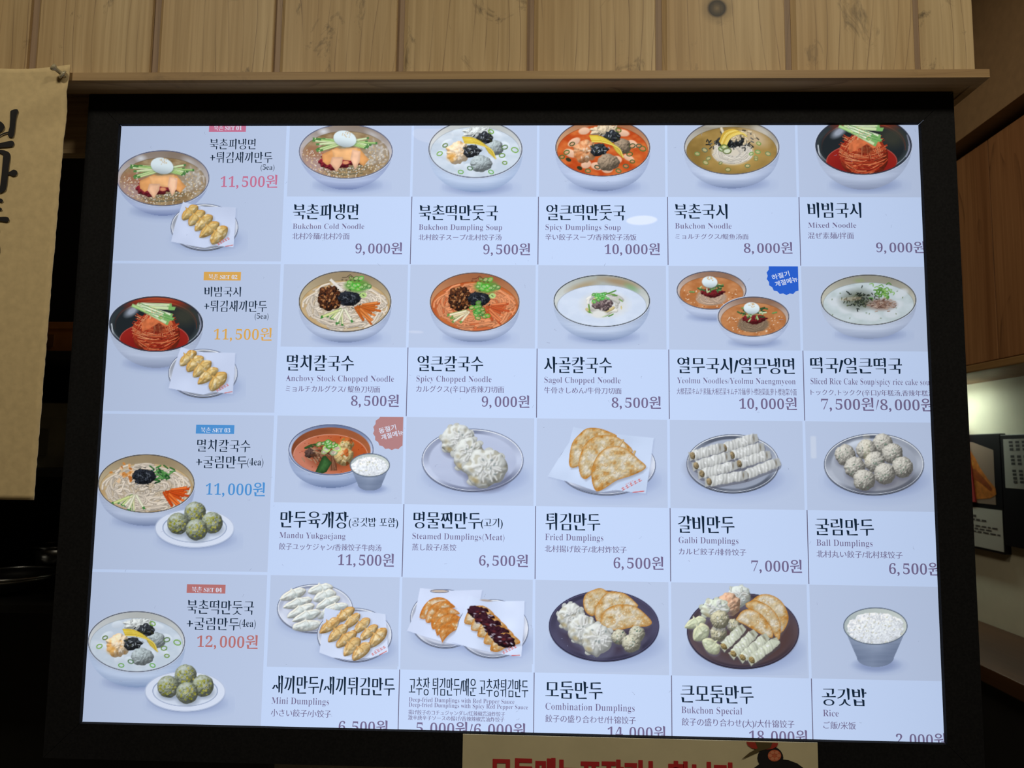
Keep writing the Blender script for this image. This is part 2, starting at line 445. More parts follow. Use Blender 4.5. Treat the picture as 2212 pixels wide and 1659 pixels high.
        cc = A(c)
        if shade is not None: cc = shade(sd, X, Y, cc)
        s.put(sl, np.clip(.5+sd/soft, 0, 1)*a, cc)
    def blob(s, cx, cy, rx, ry, c, seed=0, lump=.06, lf=5, bump=.5, bf=.22, ang=0, ridge=False, amb=.66, o=3, dark=None, spots=None, edge=None, flat=.0):
        R = max(rx, ry)*(1+lump)+2; w_ = s.win(cx-R, cy-R, cx+R, cy+R)
        if not w_: return
        sl, X, Y = w_; ca, sa = math.cos(ang), math.sin(ang)
        u = ((X-cx)*ca+(Y-cy)*sa)/rx; v = (-(X-cx)*sa+(Y-cy)*ca)/ry
        th = np.arctan2(v, u)
        rr = 1+lump*(2*fbm(np.cos(th)*lf*.42+7, np.sin(th)*lf*.42+3, seed, 2)-1)*1.7
        q = np.sqrt(u*u+v*v)/rr
        d = (q-1)*min(rx, ry); al = np.clip(.5-d/1.2, 0, 1)
        h = np.sqrt(np.clip(1-q*q, 0, 1))*min(rx, ry)*(1-flat)
        nz = fbm(X*bf, Y*bf, seed, o)
        if ridge: nz = 1-np.sqrt((2*nz-1)**2+.02)*1.5
        h = h+bump*nz/bf*1.2
        gy, gx = np.gradient(h, s.STEP)
        nl = np.sqrt(gx*gx+gy*gy+1)
        lam = np.clip((gx*.38+gy*.62+.68)/nl, 0, 1)    # lit from the upper left
        sh = amb+(1.22-amb)*lam
        base = np.zeros(X.shape+(3,))+A(c)
        if dark is not None:
            k = np.clip((.5-nz)*3, 0, 1)[..., None]; base = base*(1-k*.75)+A(dark)*k*.75
        if spots is not None:
            sc, sf, th_ = spots; k = np.clip((vnoise(X*sf, Y*sf, seed+5)-th_)*8, 0, 1)[..., None]; base = base*(1-k)+A(sc)*k
        if edge is not None:
            k = np.clip((q-.62)/.38, 0, 1)[..., None]**1.5; base = base*(1-k)+A(edge)*k
        s.put(sl, al, np.clip(base*sh[..., None], 0, 255))
    def build(s, name, parent, mat, Y=-0.0006):
        """keep only the painted cells, as a flat coloured mesh on the screen plane"""
        t = s.touched.copy(); t[1:] |= s.touched[:-1]; t[:-1] |= s.touched[1:]; t[:, 1:] |= t[:, :-1].copy(); t[:, :-1] |= t[:, 1:].copy()
        cell = t[:-1, :-1] | t[1:, :-1] | t[:-1, 1:] | t[1:, 1:]
        vid = np.full(t.shape, -1); use = np.zeros(t.shape, bool)
        use[:-1, :-1] |= cell; use[1:, :-1] |= cell; use[:-1, 1:] |= cell; use[1:, 1:] |= cell
        vid[use] = np.arange(use.sum())
        P = onY_arr(s.X[use], s.Y[use], Y)
        P[:, 0] = np.clip(P[:, 0], -.608, .608); P[:, 2] = np.clip(P[:, 2], Z0-.446, Z0+.446)
        J, I = np.nonzero(cell)
        q = np.stack([vid[J+1, I], vid[J+1, I+1], vid[J, I+1], vid[J, I]], 1).astype(np.int32)
        me = bpy.data.meshes.new(name); nv, nf = len(P), len(q)
        me.vertices.add(nv); me.vertices.foreach_set('co', P.astype(np.float32).ravel())
        me.loops.add(nf*4); me.loops.foreach_set('vertex_index', q.ravel())
        me.polygons.add(nf); me.polygons.foreach_set('loop_start', np.arange(0, nf*4, 4, dtype=np.int32))
        me.update(calc_edges=True)
        at = me.color_attributes.new('Col', 'BYTE_COLOR', 'POINT')
        c = np.ones((nv, 4), np.float32); c[:, :3] = np.clip(s.buf[use], 0, 255)/255
        at.data.foreach_set('color_srgb', c.ravel())
        return link(name, me, mat, parent)

# ---- vessels
def shadow(p, cx, cy, rx, ry, a=.5):
    p.ell(cx+rx*.16, cy+ry*.10, rx*1.02, ry*.95, (150, 168, 210), soft=ry*.8, a=a*.75)
    p.ell(cx+rx*.06, cy-ry*.05, rx*.92, ry*.80, (112, 128, 172), soft=ry*.5, a=a*.8)
def bowl(p, cx, cy, rx, ry, bot, q=2.4, wall=(150, 140, 128), wall2=(205, 208, 214), body=(190, 203, 229), low=(112, 128, 166), rim=(66, 74, 98), rw=1.6):
    shadow(p, cx, bot-ry*.16, rx*.68, ry*.30)
    H = bot-cy; w_ = p.win(cx-rx-3, cy-2, cx+rx+3, bot+3); sl, X, Y = w_
    t = np.clip((Y-cy)/H, -.05, 1.2)
    hw = rx*np.sqrt(np.clip(1-np.abs(t)**q, 0, 1))
    # lower bound follows a curved base
    u = (X-cx)/rx
    d = np.minimum(hw-np.abs(X-cx), (bot-Y)-.0)
    al = np.clip(.5+d, 0, 1)*(Y > cy-1)
    # vertical position on the body measured down from the front lip
    lip = cy+ry*np.sqrt(np.clip(1-u*u, 0, 1)); k = np.clip((Y-lip)/np.maximum(6, bot-lip), 0, 1)
    g = np.clip(k**1.5*.95+.55*np.clip(u-.25, 0, 1)**1.3+.45*np.clip(-u-.55, 0, 1), 0, 1)[..., None]
    streak = (fbm(X*.03, Y*.5, 4, 2)-.5)[..., None]*8
    cc = A(body)*(1-g)+A(low)*g+streak
    cc = cc+7*np.exp(-((k-.30)/.10)**2)[..., None]-10*np.exp(-((k-.04)/.05)**2)[..., None]
    p.put(sl, al, np.clip(cc, 0, 255))
    def inner(u, v, X, Y, c):
        g = np.clip(.5+.55*np.sin(np.arctan2(v, u)*2+1.0)*.6+.35*fbm(np.arctan2(v, u)*3, Y*.06, 9, 2), 0, 1)[..., None]
        g = g*np.clip(.4+.6*(v+1), 0, 1)[..., None]+.0
        return A(wall)*(1-g)+A(wall2)*g
    p.ell(cx, cy, rx, ry, wall, shade=inner)
    p.ring(cx, cy, rx-.3, ry-.3, rw+.6, (198, 209, 230))
    p.ring(cx, cy, rx-1.6, ry-1.6, rw, rim)
def liquid(p, cx, cy, rx, ry, c, c2=None, lev=.12, fx=.93, seed=1, sc=.05):
    """soup surface inside the rim; returns with the surface set as the clip"""
    p.clip = p.emask(cx, cy, rx-2.6, ry-2.6)
    c2 = c2 or c
    def sh(u, v, X, Y, cc):
        k = np.clip((fbm(X*sc, Y*sc*1.6, seed, 3)-.3)*2.2, 0, 1)[..., None]; return A(c)*(1-k)+A(c2)*k
    sy = 1-lev
    p.ell(cx, cy+ry*lev, rx*fx, ry*sy, c, shade=sh)
    p.ring(cx, cy+ry*lev, rx*fx, ry*sy, 1.0, tuple(v*.72 for v in A(c)), a=.6)
def noodles(p, cx, cy, rx, ry, n, w, c, seed, r0=.35, r1=.95, jit=.25, ln=1.1, edge=.76, tint=None):
    r = random.Random(seed)
    for i in range(n):
        a0 = r.uniform(0, 6.283); rad = r.uniform(r0, r1); L = r.uniform(.4, ln)*(.7 if rad > .8 else 1); wob = r.uniform(-jit, jit); dr = r.uniform(-.2, .2)
        pts = []
        for k in range(8):
            t = k/7; a = a0+L*(t-.5)+wob*math.sin(t*6); q = min(r1, rad+dr*(t-.5)+wob*.35*math.sin(t*4+i))
            pts.append((cx+rx*q*math.cos(a), cy+ry*q*math.sin(a)))
        v = r.uniform(.86, 1.06); cc = tuple(min(255, x*v) for x in c)
        if tint and r.random() < .3: cc = tint
        p.stroke(pts, w*r.uniform(.8, 1.15), cc, edge)
def loops(p, cx, cy, rx, ry, n, w, c, seed, edge=.76):
    r = random.Random(seed)
    for i in range(n):
        a = r.uniform(0, 6.283); q = math.sqrt(r.uniform(.25, .85)); x, y = cx+rx*q*math.cos(a), cy+ry*q*math.sin(a)
        b = r.uniform(0, 6.28); R = r.uniform(8, 20)*rx/100; span = r.uniform(2, 4.5); f = r.uniform(.35, .8)
        pts = [(x+R*math.cos(b+span*t/7)*1.2, y+R*f*math.sin(b+span*t/7)) for t in range(8)]
        v = r.uniform(.88, 1.05); p.stroke(pts, w, tuple(min(255, k*v) for k in c), edge)
def crumbs(p, cx, cy, rx, ry, n, size, cols, seed, long=1.6):
    r = random.Random(seed)
    for i in range(n):
        a = r.uniform(0, 6.283); q = math.sqrt(r.random()); z = size*r.uniform(.5, 1.3)
        p.ell(cx+rx*q*math.cos(a), cy+ry*q*math.sin(a), z*long, z, r.choice(cols), ang=r.uniform(0, 3.1), soft=.9)
def strips(p, cx, cy, L, w, cols, n, a0, a1, spread, seed, tips=None):
    """a fan of cut vegetable sticks"""
    r = random.Random(seed)
    for i in range(n):
        a = a0+(a1-a0)*(i+.5)/n+r.uniform(-.16, .16); ox, oy = r.uniform(-spread, spread), r.uniform(-spread, spread)*.5
        l0, l1 = L*r.uniform(.0, .25), L*r.uniform(.68, 1.08)
        x0, y0 = cx+ox+l0*math.cos(a), cy+oy+l0*math.sin(a)*.8; x1, y1 = cx+ox+l1*math.cos(a), cy+oy+l1*math.sin(a)*.8
        ca, sa = math.cos(a)*w*.5, math.sin(a)*.8*w*.5; k = r.uniform(-.5, 1.2)
        p.poly([(x0-sa, y0+ca), (x0+sa, y0-ca), (x1+sa+ca*k, y1-ca+sa*k), (x1-sa, y1+ca)], r.choice(cols), shade=lambda sd, X, Y, c: np.clip(c*(.78+.26*np.clip(sd/(w*.35), 0, 1))[..., None], 0, 255))
        if tips:
            k2 = r.uniform(.80, .93); xm, ym = x0+(x1-x0)*k2, y0+(y1-y0)*k2
            p.poly([(xm-sa, ym+ca), (xm+sa, ym-ca), (x1+sa+ca*k, y1-ca+sa*k), (x1-sa, y1+ca)], tips, a=.9)
            if i % 2: p.stroke([(x0-sa*.8, y0+ca*.8), (x1-sa*.8, y1+ca*.8)], 1.1, tips, 1, a=.7)
def onion(p, spots, s, c=(78, 168, 62), inside=(222, 236, 214), seed=0):
    r = random.Random(seed)
    for x, y in spots:
        R = s*r.uniform(.7, 1.15); a = r.uniform(-.5, .5)
        if inside: p.ell(x, y, R, R*.68, inside, ang=a, a=.6)
        p.ring(x, y, R, R*.68, max(1.3, s*.32), tuple(v*r.uniform(.75, 1.15) for v in c), ang=a)
def egg(p, cx, cy, rx, ry, ang=.25):
    p.ell(cx+1, cy+2, rx*1.03, ry*1.05, (96, 110, 100), ang=ang, soft=3, a=.45)
    def sh(u, v, X, Y, c):
        k = np.clip(1.04-.20*np.clip(v+.15*u+.2, 0, 2)**1.6, .6, 1.04)[..., None]; return np.clip(A(c)*k, 0, 255)
    p.ell(cx, cy, rx, ry, (214, 229, 236), ang=ang, shade=sh)
    r = random.Random(int(cx))
    for i in range(16): p.ell(cx+r.uniform(-.35, .45)*rx, cy-ry*r.uniform(.2, .9), 1.3, .8, (208, 176, 130), ang=r.uniform(0, 3), soft=.8)
def plate(p, cx, cy, rx, ry, c=(176, 186, 208), c2=(222, 230, 246), rim=(92, 104, 138), flat=.86, dark=False):
    shadow(p, cx, cy+ry*.55, rx*.92, ry*.62, .55)
    p.ell(cx, cy+2.2, rx, ry, tuple(v*.62 for v in c)); p.ell(cx, cy, rx, ry, (236, 242, 250) if not dark else tuple(v*1.25 for v in c))
    p.ring(cx, cy, rx-.8, ry-.8, 1.3, rim)
    def sh(u, v, X, Y, cc):
        th = np.arctan2(v, u); k = np.clip(.42+.5*np.cos(th*2+.7)+.22*np.sin(th*5+1), 0, 1)[..., None]
        return A(c)*.86*(1-k)+A(c2)*k
    p.ell(cx, cy+.5, rx-3, ry-3, c, shade=sh)
    def fl(u, v, X, Y, cc):
        k = np.clip(.55+.5*(u*.35+v*.5)+.35*(fbm(X*.02, Y*.05, 3, 2)-.5), 0, 1)[..., None]; return A(c2)*(1-k)+(A(c)*.4+A(c2)*.6)*k
    p.ell(cx, cy+1.5, rx*flat, ry*flat, c2, shade=fl, soft=3)
def paper(p, pts, c=(208, 220, 246)):
    p.poly([(x+2, y+3) for x, y in pts], (150, 164, 200), a=.35, soft=5)
    def sh(sd, X, Y, cc): return np.clip(A(cc)+((fbm(X*.02, Y*.02, 8, 2)-.5)*22)[..., None], 0, 255)
    p.poly(pts, c, shade=sh)
def brushmark(p, x, y, L, ang, s=1.0):
    """the small red hand-brushed shop mark on the wrapping paper"""
    ca, sa = math.cos(ang), math.sin(ang); T = lambda a, b: (x+a*ca-b*sa, y+a*sa+b*ca)
    for i in range(5):
        o = i*L/5; red = (206, 96, 92)
        p.stroke([T(o, -2.2*s), T(o+L*.1, -2.6*s)], .9*s, red, 1); p.stroke([T(o+L*.05, -3.4*s), T(o+L*.05, 1.5*s)], .9*s, red, 1); p.stroke([T(o+.3, 1.2*s), T(o+L*.13, 1.0*s)], .9*s, red, 1)
    for i in range(4): p.stroke([T(L*.25+i*L*.1, -6*s), T(L*.29+i*L*.1, -5.4*s)], .7*s, (214, 120, 116), 1)
def gyoza(p, cx, cy, L, W, ang, c, edge, seed, spots=None, ridge=(0, 0, 0)):
    ca, sa = math.cos(ang), math.sin(ang); r = random.Random(seed)
    T = lambda a, b: (cx+a*ca*L-b*sa*W, cy+a*sa*L+b*ca*W)
    p.ell(cx+1.5, cy+2.5, L*1.02, W*1.02, (120, 124, 140), ang=ang, soft=4, a=.4)
    sp = r.uniform(.8, 1.15); tip = r.uniform(.9, 1.1)
    pts = [(-1.08*tip, .30), (-.85, -.28), (-.52, -.62*sp), (-.18, -.80), (-.08, -1.12*sp), (.06, -.80), (.45, -.88*sp), (.80, -.62), (1.0, -.12), (.86, .35), (.45, .80), (-.05, .92), (-.55, .82), (-.9, .62)]
    P = A([T(*q) for q in pts]); q = []; n = len(P)
    for i in range(n):
        p0, p1, p2, p3 = P[i-1], P[i], P[(i+1) % n], P[(i+2) % n]
        for t in (0, .33, .66): q.append(.5*((2*p1)+(-p0+p2)*t+(2*p0-5*p1+4*p2-p3)*t*t+(-p0+3*p1-3*p2+p3)*t**3))
    def sh(sd, X, Y, cc):
        u = ((X-cx)*ca+(Y-cy)*sa)/L; v = (-(X-cx)*sa+(Y-cy)*ca)/W
        h = np.sqrt(np.clip(np.minimum(np.maximum(sd, 0)/(W*.75), 1), 0, 1))*W*.62+fbm(X*.16, Y*.16, seed, 2)*2.6-np.exp(-((u+.02)/.16)**2)*W*.16*np.clip(-v+.4, 0, 1)
        gy, gx = np.gradient(h, p.STEP); lam = np.clip((gx*.38+gy*.62+.72)/np.sqrt(gx*gx+gy*gy+1), 0, 1)
        k = np.clip(1-np.maximum(sd, 0)/(W*.30), 0, 1)[..., None]*np.clip(.9-v, .25, 1)[..., None]
        k = np.clip(k+np.clip((.40-fbm(X*.10, Y*.10, seed+4, 2))*2, 0, .4)[..., None], 0, 1)
        b = A(cc)*(1-k)+A(edge)*k
        if spots is not None: m_ = np.clip((vnoise(X*spots[1], Y*spots[1], seed+5)-spots[2])*5, 0, .8)[..., None]; b = b*(1-m_)+A(spots[0])*m_
        return np.clip(b*(.66+.48*lam)[..., None], 0, 255)
    p.poly(q, c, shade=sh)
    dk, lt = tuple(v*.72 for v in edge), tuple(min(255, v*1.06) for v in c)
    p.stroke([T(-.72, -.05), T(-.35, -.38), T(-.10, -.60)], W*.20, dk, 1, a=.40, gauss=True); p.stroke([T(.05, -.62), T(.16, -.15), T(.10, .15)], W*.22, dk, 1, a=.42, gauss=True)
    p.stroke([T(-.05, -.95), T(0, -.4), T(.02, .0)], W*.26, lt, 1, a=.65, gauss=True); p.stroke([T(.30, -.55), T(.6, -.42), T(.8, -.1)], W*.16, dk, 1, a=.35, gauss=True)
    for i in range(3): x, y = T(r.uniform(-.6, .6), r.uniform(-.1, .5)); p.ell(x, y, W*.13, W*.07, (240, 238, 230), ang=ang, soft=2.2, a=.55)
def bun(p, cx, cy, rx, ry, seed, c=(192, 196, 194), dark=(160, 158, 144)):
    """steamed dumpling with gathered folds"""
    p.ell(cx+3, cy+ry*.5, rx*1.02, ry*.75, (104, 108, 134), soft=8, a=.5)
    r = random.Random(seed)
    for i in range(5):                                 # pinched corners of the skin
        a = (-2.9, -2.1, -1.45, -.75, 2.3)[i]+r.uniform(-.2, .2); x, y = cx+rx*.9*math.cos(a), cy+ry*.9*math.sin(a)
        p.stroke([(cx+rx*.5*math.cos(a), cy+ry*.5*math.sin(a)), (x, y), (cx+rx*1.03*math.cos(a+.1), cy+ry*1.03*math.sin(a+.1))], rx*.40, tuple(v*1.0 for v in c), .88, taper=.55)
    p.blob(cx, cy, rx*.98, ry*.98, c, seed, lump=.09, lf=5, bump=.16, bf=.07, ridge=True, dark=dark, amb=.66, o=2, flat=.42)
    x0, y0 = cx+rx*r.uniform(-.05, .2), cy-ry*r.uniform(.05, .2)
    for i in range(13):                                # folds gathered towards the crown
        a = 6.283*i/13+r.uniform(-.2, .2); q0, q1 = r.uniform(.08, .3), r.uniform(.55, .85); b = r.uniform(-.5, .5)
        P = [(x0+rx*q0*math.cos(a), y0+ry*q0*math.sin(a)), (x0+rx*(q0+q1)*.5*math.cos(a+b*.4), y0+ry*(q0+q1)*.5*math.sin(a+b*.4)), (x0+rx*q1*math.cos(a+b), y0+ry*q1*math.sin(a+b))]
        p.stroke([(u+2.0, v+2.2) for u, v in P], rx*.17, (138, 138, 134), 1, a=.50, taper=.5, gauss=True)
        p.stroke(P, rx*.17, (222, 225, 226), 1, a=.80, taper=.5, gauss=True)
    for i in range(7):
        a = r.uniform(0, 6.28); q = r.uniform(.1, .6); x, y = x0+rx*q*math.cos(a), y0+ry*q*math.sin(a); b = r.uniform(0, 3)
        P = [(x, y), (x+rx*.13*math.cos(b), y+ry*.13*math.sin(b)), (x+rx*.24*math.cos(b+.9), y+ry*.24*math.sin(b+.9))]
        p.stroke([(u+1.5, v+1.8) for u, v in P], rx*.10, (128, 132, 130), 1, a=.5, gauss=True); p.stroke(P, rx*.11, (228, 231, 233), 1, a=.75, gauss=True)
    p.ell(cx-rx*.5, cy+ry*.58, rx*.2, ry*.12, (170, 154, 112), ang=.5, soft=6, a=.8); p.ell(cx-rx*.66, cy+ry*.05, rx*.13, ry*.10, (172, 164, 138), ang=.5, soft=6, a=.7)
    for i in range(5): p.ell(cx+rx*r.uniform(-.3, .6), cy+ry*r.uniform(-.6, .3), rx*.07, ry*.05, (104, 120, 122), ang=r.uniform(0, 3), soft=2.5, a=.6)
def ball(p, cx, cy, r_, seed, c=(186, 186, 176), green=(104, 128, 104)):
    p.ell(cx+2, cy+r_*.55, r_*1.0, r_*.7, (96, 98, 116), soft=7, a=.5)
    p.blob(cx, cy, r_, r_, c, seed, lump=.05, lf=9, bump=.62, bf=.33, dark=tuple(v*.72 for v in c), amb=.55)
    rr = random.Random(seed)
    for i in range(7):
        a = rr.uniform(0, 6.28); q = rr.uniform(.1, .75)*r_; p.ell(cx+q*math.cos(a), cy+q*math.sin(a), 1.8, 1.0, green, ang=rr.uniform(0, 3), soft=1.2, a=.8)
    for i in range(9):
        a = rr.uniform(0, 6.28); q = rr.uniform(.1, .8)*r_; p.ell(cx+q*math.cos(a)-1, cy+q*math.sin(a)-1, 2.0, 1.4, (222, 222, 214), ang=rr.uniform(0, 3), soft=1.4, a=.65)
def jadeball(p, cx, cy, r_, seed):
    p.ell(cx+2, cy+r_*.6, r_*1.0, r_*.6, (120, 132, 150), soft=7, a=.5)
    p.blob(cx, cy, r_, r_, (150, 158, 138), seed, lump=.025, lf=8, bump=.55, bf=.30, dark=(92, 98, 76), amb=.55)
    rr = random.Random(seed)
    for i in range(26):
        a = rr.uniform(0, 6.28); q = math.sqrt(rr.random())*.8*r_; x, y = cx+q*math.cos(a), cy+q*math.sin(a)+r_*.08
        p.ell(x, y, 2.4, 2.0, rr.choice([(150, 154, 50), (128, 132, 44), (168, 166, 70), (112, 112, 52), (186, 176, 82)]), ang=rr.uniform(0, 3), soft=1.6, a=.85)
    for i in range(9):
        a = rr.uniform(0, 6.28); q = rr.uniform(.0, .75)*r_; p.ring(cx+q*math.cos(a), cy+q*math.sin(a), 2.4, 1.9, .9, (206, 212, 196), a=.45)
    for i in range(5):
        a = rr.uniform(.4, 2.7); q = rr.uniform(.7, .92)*r_; p.ell(cx+q*math.cos(a), cy+q*math.sin(a), 2.6, 1.6, (84, 92, 96), ang=a+1.57, soft=1.5, a=.8)
    p.ell(cx-r_*.25, cy-r_*.62, r_*.4, r_*.16, (206, 216, 224), ang=-.3, soft=5, a=.65)
def moon(p, pts, c=(208, 190, 152), rim=(192, 134, 62), seed=0, nb=16):
    """flat fried dumpling: browned edge, blistered pale skin"""
    P = A(pts); cx, cy = P.mean(0)
    p.poly([(x+2, y+4) for x, y in pts], (110, 108, 116), a=.45, soft=6)
    # smooth the outline
    q = []
    n = len(P)
    for i in range(n):
        p0, p1, p2, p3 = P[i-1], P[i], P[(i+1) % n], P[(i+2) % n]
        for t in (0, .33, .66):
            q.append(.5*((2*p1)+(-p0+p2)*t+(2*p0-5*p1+4*p2-p3)*t*t+(-p0+3*p1-3*p2+p3)*t**3))
    def sh(sd, X, Y, cc):
        n1 = fbm(X*.09, Y*.09, seed, 3); n2 = vnoise(X*.45, Y*.45, seed+3)
        k = np.clip(np.exp(-np.maximum(sd, 0)/4.0)*1.05+np.clip((.42-n1)*3.2, 0, .7), 0, 1)[..., None]
        w_ = np.clip((n1-.50)*4.5, 0, .85)[..., None]*np.clip(sd/8, 0, 1)[..., None]
        b = A(cc)*(1-k)+A(rim)*k; b = b*(1-w_)+A((224, 218, 204))*w_
        gy, gx = np.gradient(fbm(X*.16, Y*.16, seed+9, 3)*9+np.minimum(np.maximum(sd, 0), 9)*.5, p.STEP)
        lam = np.clip(.95+(gx*.4+gy*.6)*.11+(n2-.5)*.10, .6, 1.12)[..., None]
        return np.clip(b*lam, 0, 255)
    p.poly(q, c, shade=sh)
    r = random.Random(seed); lo, hi = P.min(0), P.max(0); k = 0
    while k < nb:
        x, y = r.uniform(lo[0], hi[0]), r.uniform(lo[1], hi[1]); k += 1
        if not inside((x, y), P*.82+np.array([cx, cy])*.18): continue
        R = r.uniform(1.5, 4.2); p.ell(x, y, R, R*.85, (214, 192, 148), soft=2, a=.55); p.ring(x, y, R, R*.85, .9, (178, 132, 74), a=.5); p.ell(x-R*.3, y-R*.3, R*.35, R*.3, (240, 234, 220), soft=1.2, a=.8)
def roll(p, x0, y0, x1, y1, w, seed, c=(186, 189, 188), fill=(150, 134, 104), light=(222, 225, 227)):
    p.stroke([(x0+2, y0+4), (x1+2, y1+4)], w*1.05, (84, 84, 94), 1.0, a=.45)
    r = random.Random(seed); e = A((x1-x0, y1-y0)); L = np.hypot(*e); e /= L; nrm = A((-e[1], e[0])); an = math.atan2(e[1], e[0]); B = A((x0, y0))
    for t in (-.10, 1.06):                             # loose skin at both ends
        b = B+e*L*t; p.poly([b+nrm*w*.46-e*w*.2, b-nrm*w*.44-e*w*.1, b-nrm*w*.30+e*w*.35, b+nrm*w*.36+e*w*.3], tuple(v*.93 for v in c), soft=2)
    up, dn = [], []
    for k in range(9):
        t = k/8; b = B+e*L*t; up.append(b-nrm*w*(.47+.06*math.sin(k*2.3+seed))); dn.append(b+nrm*w*(.47+.06*math.sin(k*1.9+seed*2)))
    def sh(sd, X, Y, cc):
        v = ((X-x0)*nrm[0]+(Y-y0)*nrm[1])/(w*.5); u = (X-x0)*e[0]+(Y-y0)*e[1]
        h = fbm(u*.16+v*.4, v*.7, seed, 2)
        return np.clip(A(cc)*(1.08-.16*v-.20*np.clip(np.abs(v)-.45, 0, 1)+.34*(h-.5))[..., None], 0, 255)
    p.poly(up+dn[::-1], c, shade=sh, soft=1.4)
    for i in range(8):
        b = B+e*L*(i+.7)/8.3; P = [b+nrm*w*.42+e*r.uniform(-4, 0), b+e*r.uniform(-1, 4), b-nrm*w*.42+e*r.uniform(1, 6)]
        p.stroke([q+e*2.4 for q in P], w*.20, tuple(v*.74 for v in c), 1, a=.34, gauss=True); p.stroke(P, w*.22, light, 1, a=.50, gauss=True)
    for i in range(6):
        b = B+e*L*r.uniform(.1, .9)-nrm*w*r.uniform(-.15, .35); p.ell(b[0], b[1], w*.10, w*.06, (240, 243, 246), ang=an+1.2, soft=1.8, a=.8)
    p.blob(x0-e[0]*w*.06, y0-e[1]*w*.06, w*.26, w*.36, fill, seed+1, bump=.6, bf=.4, ang=an, dark=tuple(v*.6 for v in fill), amb=.6)
    p.ell(x1+e[0]*w*.1, y1+e[1]*w*.1, w*.07, w*.24, (104, 92, 72), ang=an+.2, soft=2.5, a=.6)
def rice(p, cx, cy, rx, ry, seed, n=420):
    def sh(u, v, X, Y, c): return np.clip(A(c)+((fbm(X*.25, Y*.3, seed, 2)-.5)*36-10*np.clip(v, 0, 1))[..., None], 0, 255)
    p.blob(cx, cy, rx, ry, (226, 232, 240), seed, lump=.06, lf=14, bump=.35, bf=.3, amb=.8, flat=.7)
    r = random.Random(seed)
    for i in range(int(n*rx*ry/1500)):
        a = r.uniform(0, 6.28); q = math.sqrt(r.random()); x, y = cx+rx*q*math.cos(a)*.99, cy+ry*q*math.sin(a)*.99; b = r.uniform(0, 3.1); v = r.uniform(.86, 1.05)
        p.ell(x, y, 2.7, 1.15, tuple(min(255, k*v) for k in ((232, 238, 246) if r.random() > .08 else (214, 214, 196))), ang=b, soft=1.0, a=.9)
def cup(p, cx, cy, rx, ry, bot, bw, seed):
    shadow(p, cx, bot-4, bw*1.2, ry*.45, .6)
    w_ = p.win(cx-rx-2, cy, cx+rx+2, bot+3); sl, X, Y = w_
    br = bw*ry/rx*.9
    t = np.clip((Y-cy)/(bot-br-cy), 0, 1); hw = rx+(bw-rx)*t**1.05
    low = np.where(Y > bot-br, bw*np.sqrt(np.clip(1-((Y-(bot-br))/br)**2, 0, 1)), 1e9); hw = np.minimum(hw, low)
    u = (X-cx)/rx; k = np.clip(.25+.6*t+.35*np.abs(u+.1), 0, 1)[..., None]
    cc = A((188, 203, 226))*(1-k)+A((116, 130, 158))*k+((fbm(X*.02, Y*.35, 3, 2)-.5)*14)[..., None]+22*np.exp(-((u-.1)/.15)**2)[..., None]*(1-t[..., None])
    p.put(sl, np.clip(hw-np.abs(X-cx)+.5, 0, 1)*(hw > .6), np.clip(cc, 0, 255))
    def sh(u, v, X, Y, c): k = np.clip(.5+.5*u, 0, 1)[..., None]; return A((176, 188, 190))*(1-k)+A((206, 214, 210))*k
    p.ell(cx, cy, rx, ry, (190, 200, 200), shade=sh)
    p.ring(cx, cy, rx-.6, ry-.6, 1.8, (96, 108, 128))
    p.clip = p.emask(cx, cy, rx-2, ry-2); rice(p, cx, cy+ry*.14, rx*.89, ry*.84, seed); p.clip = None
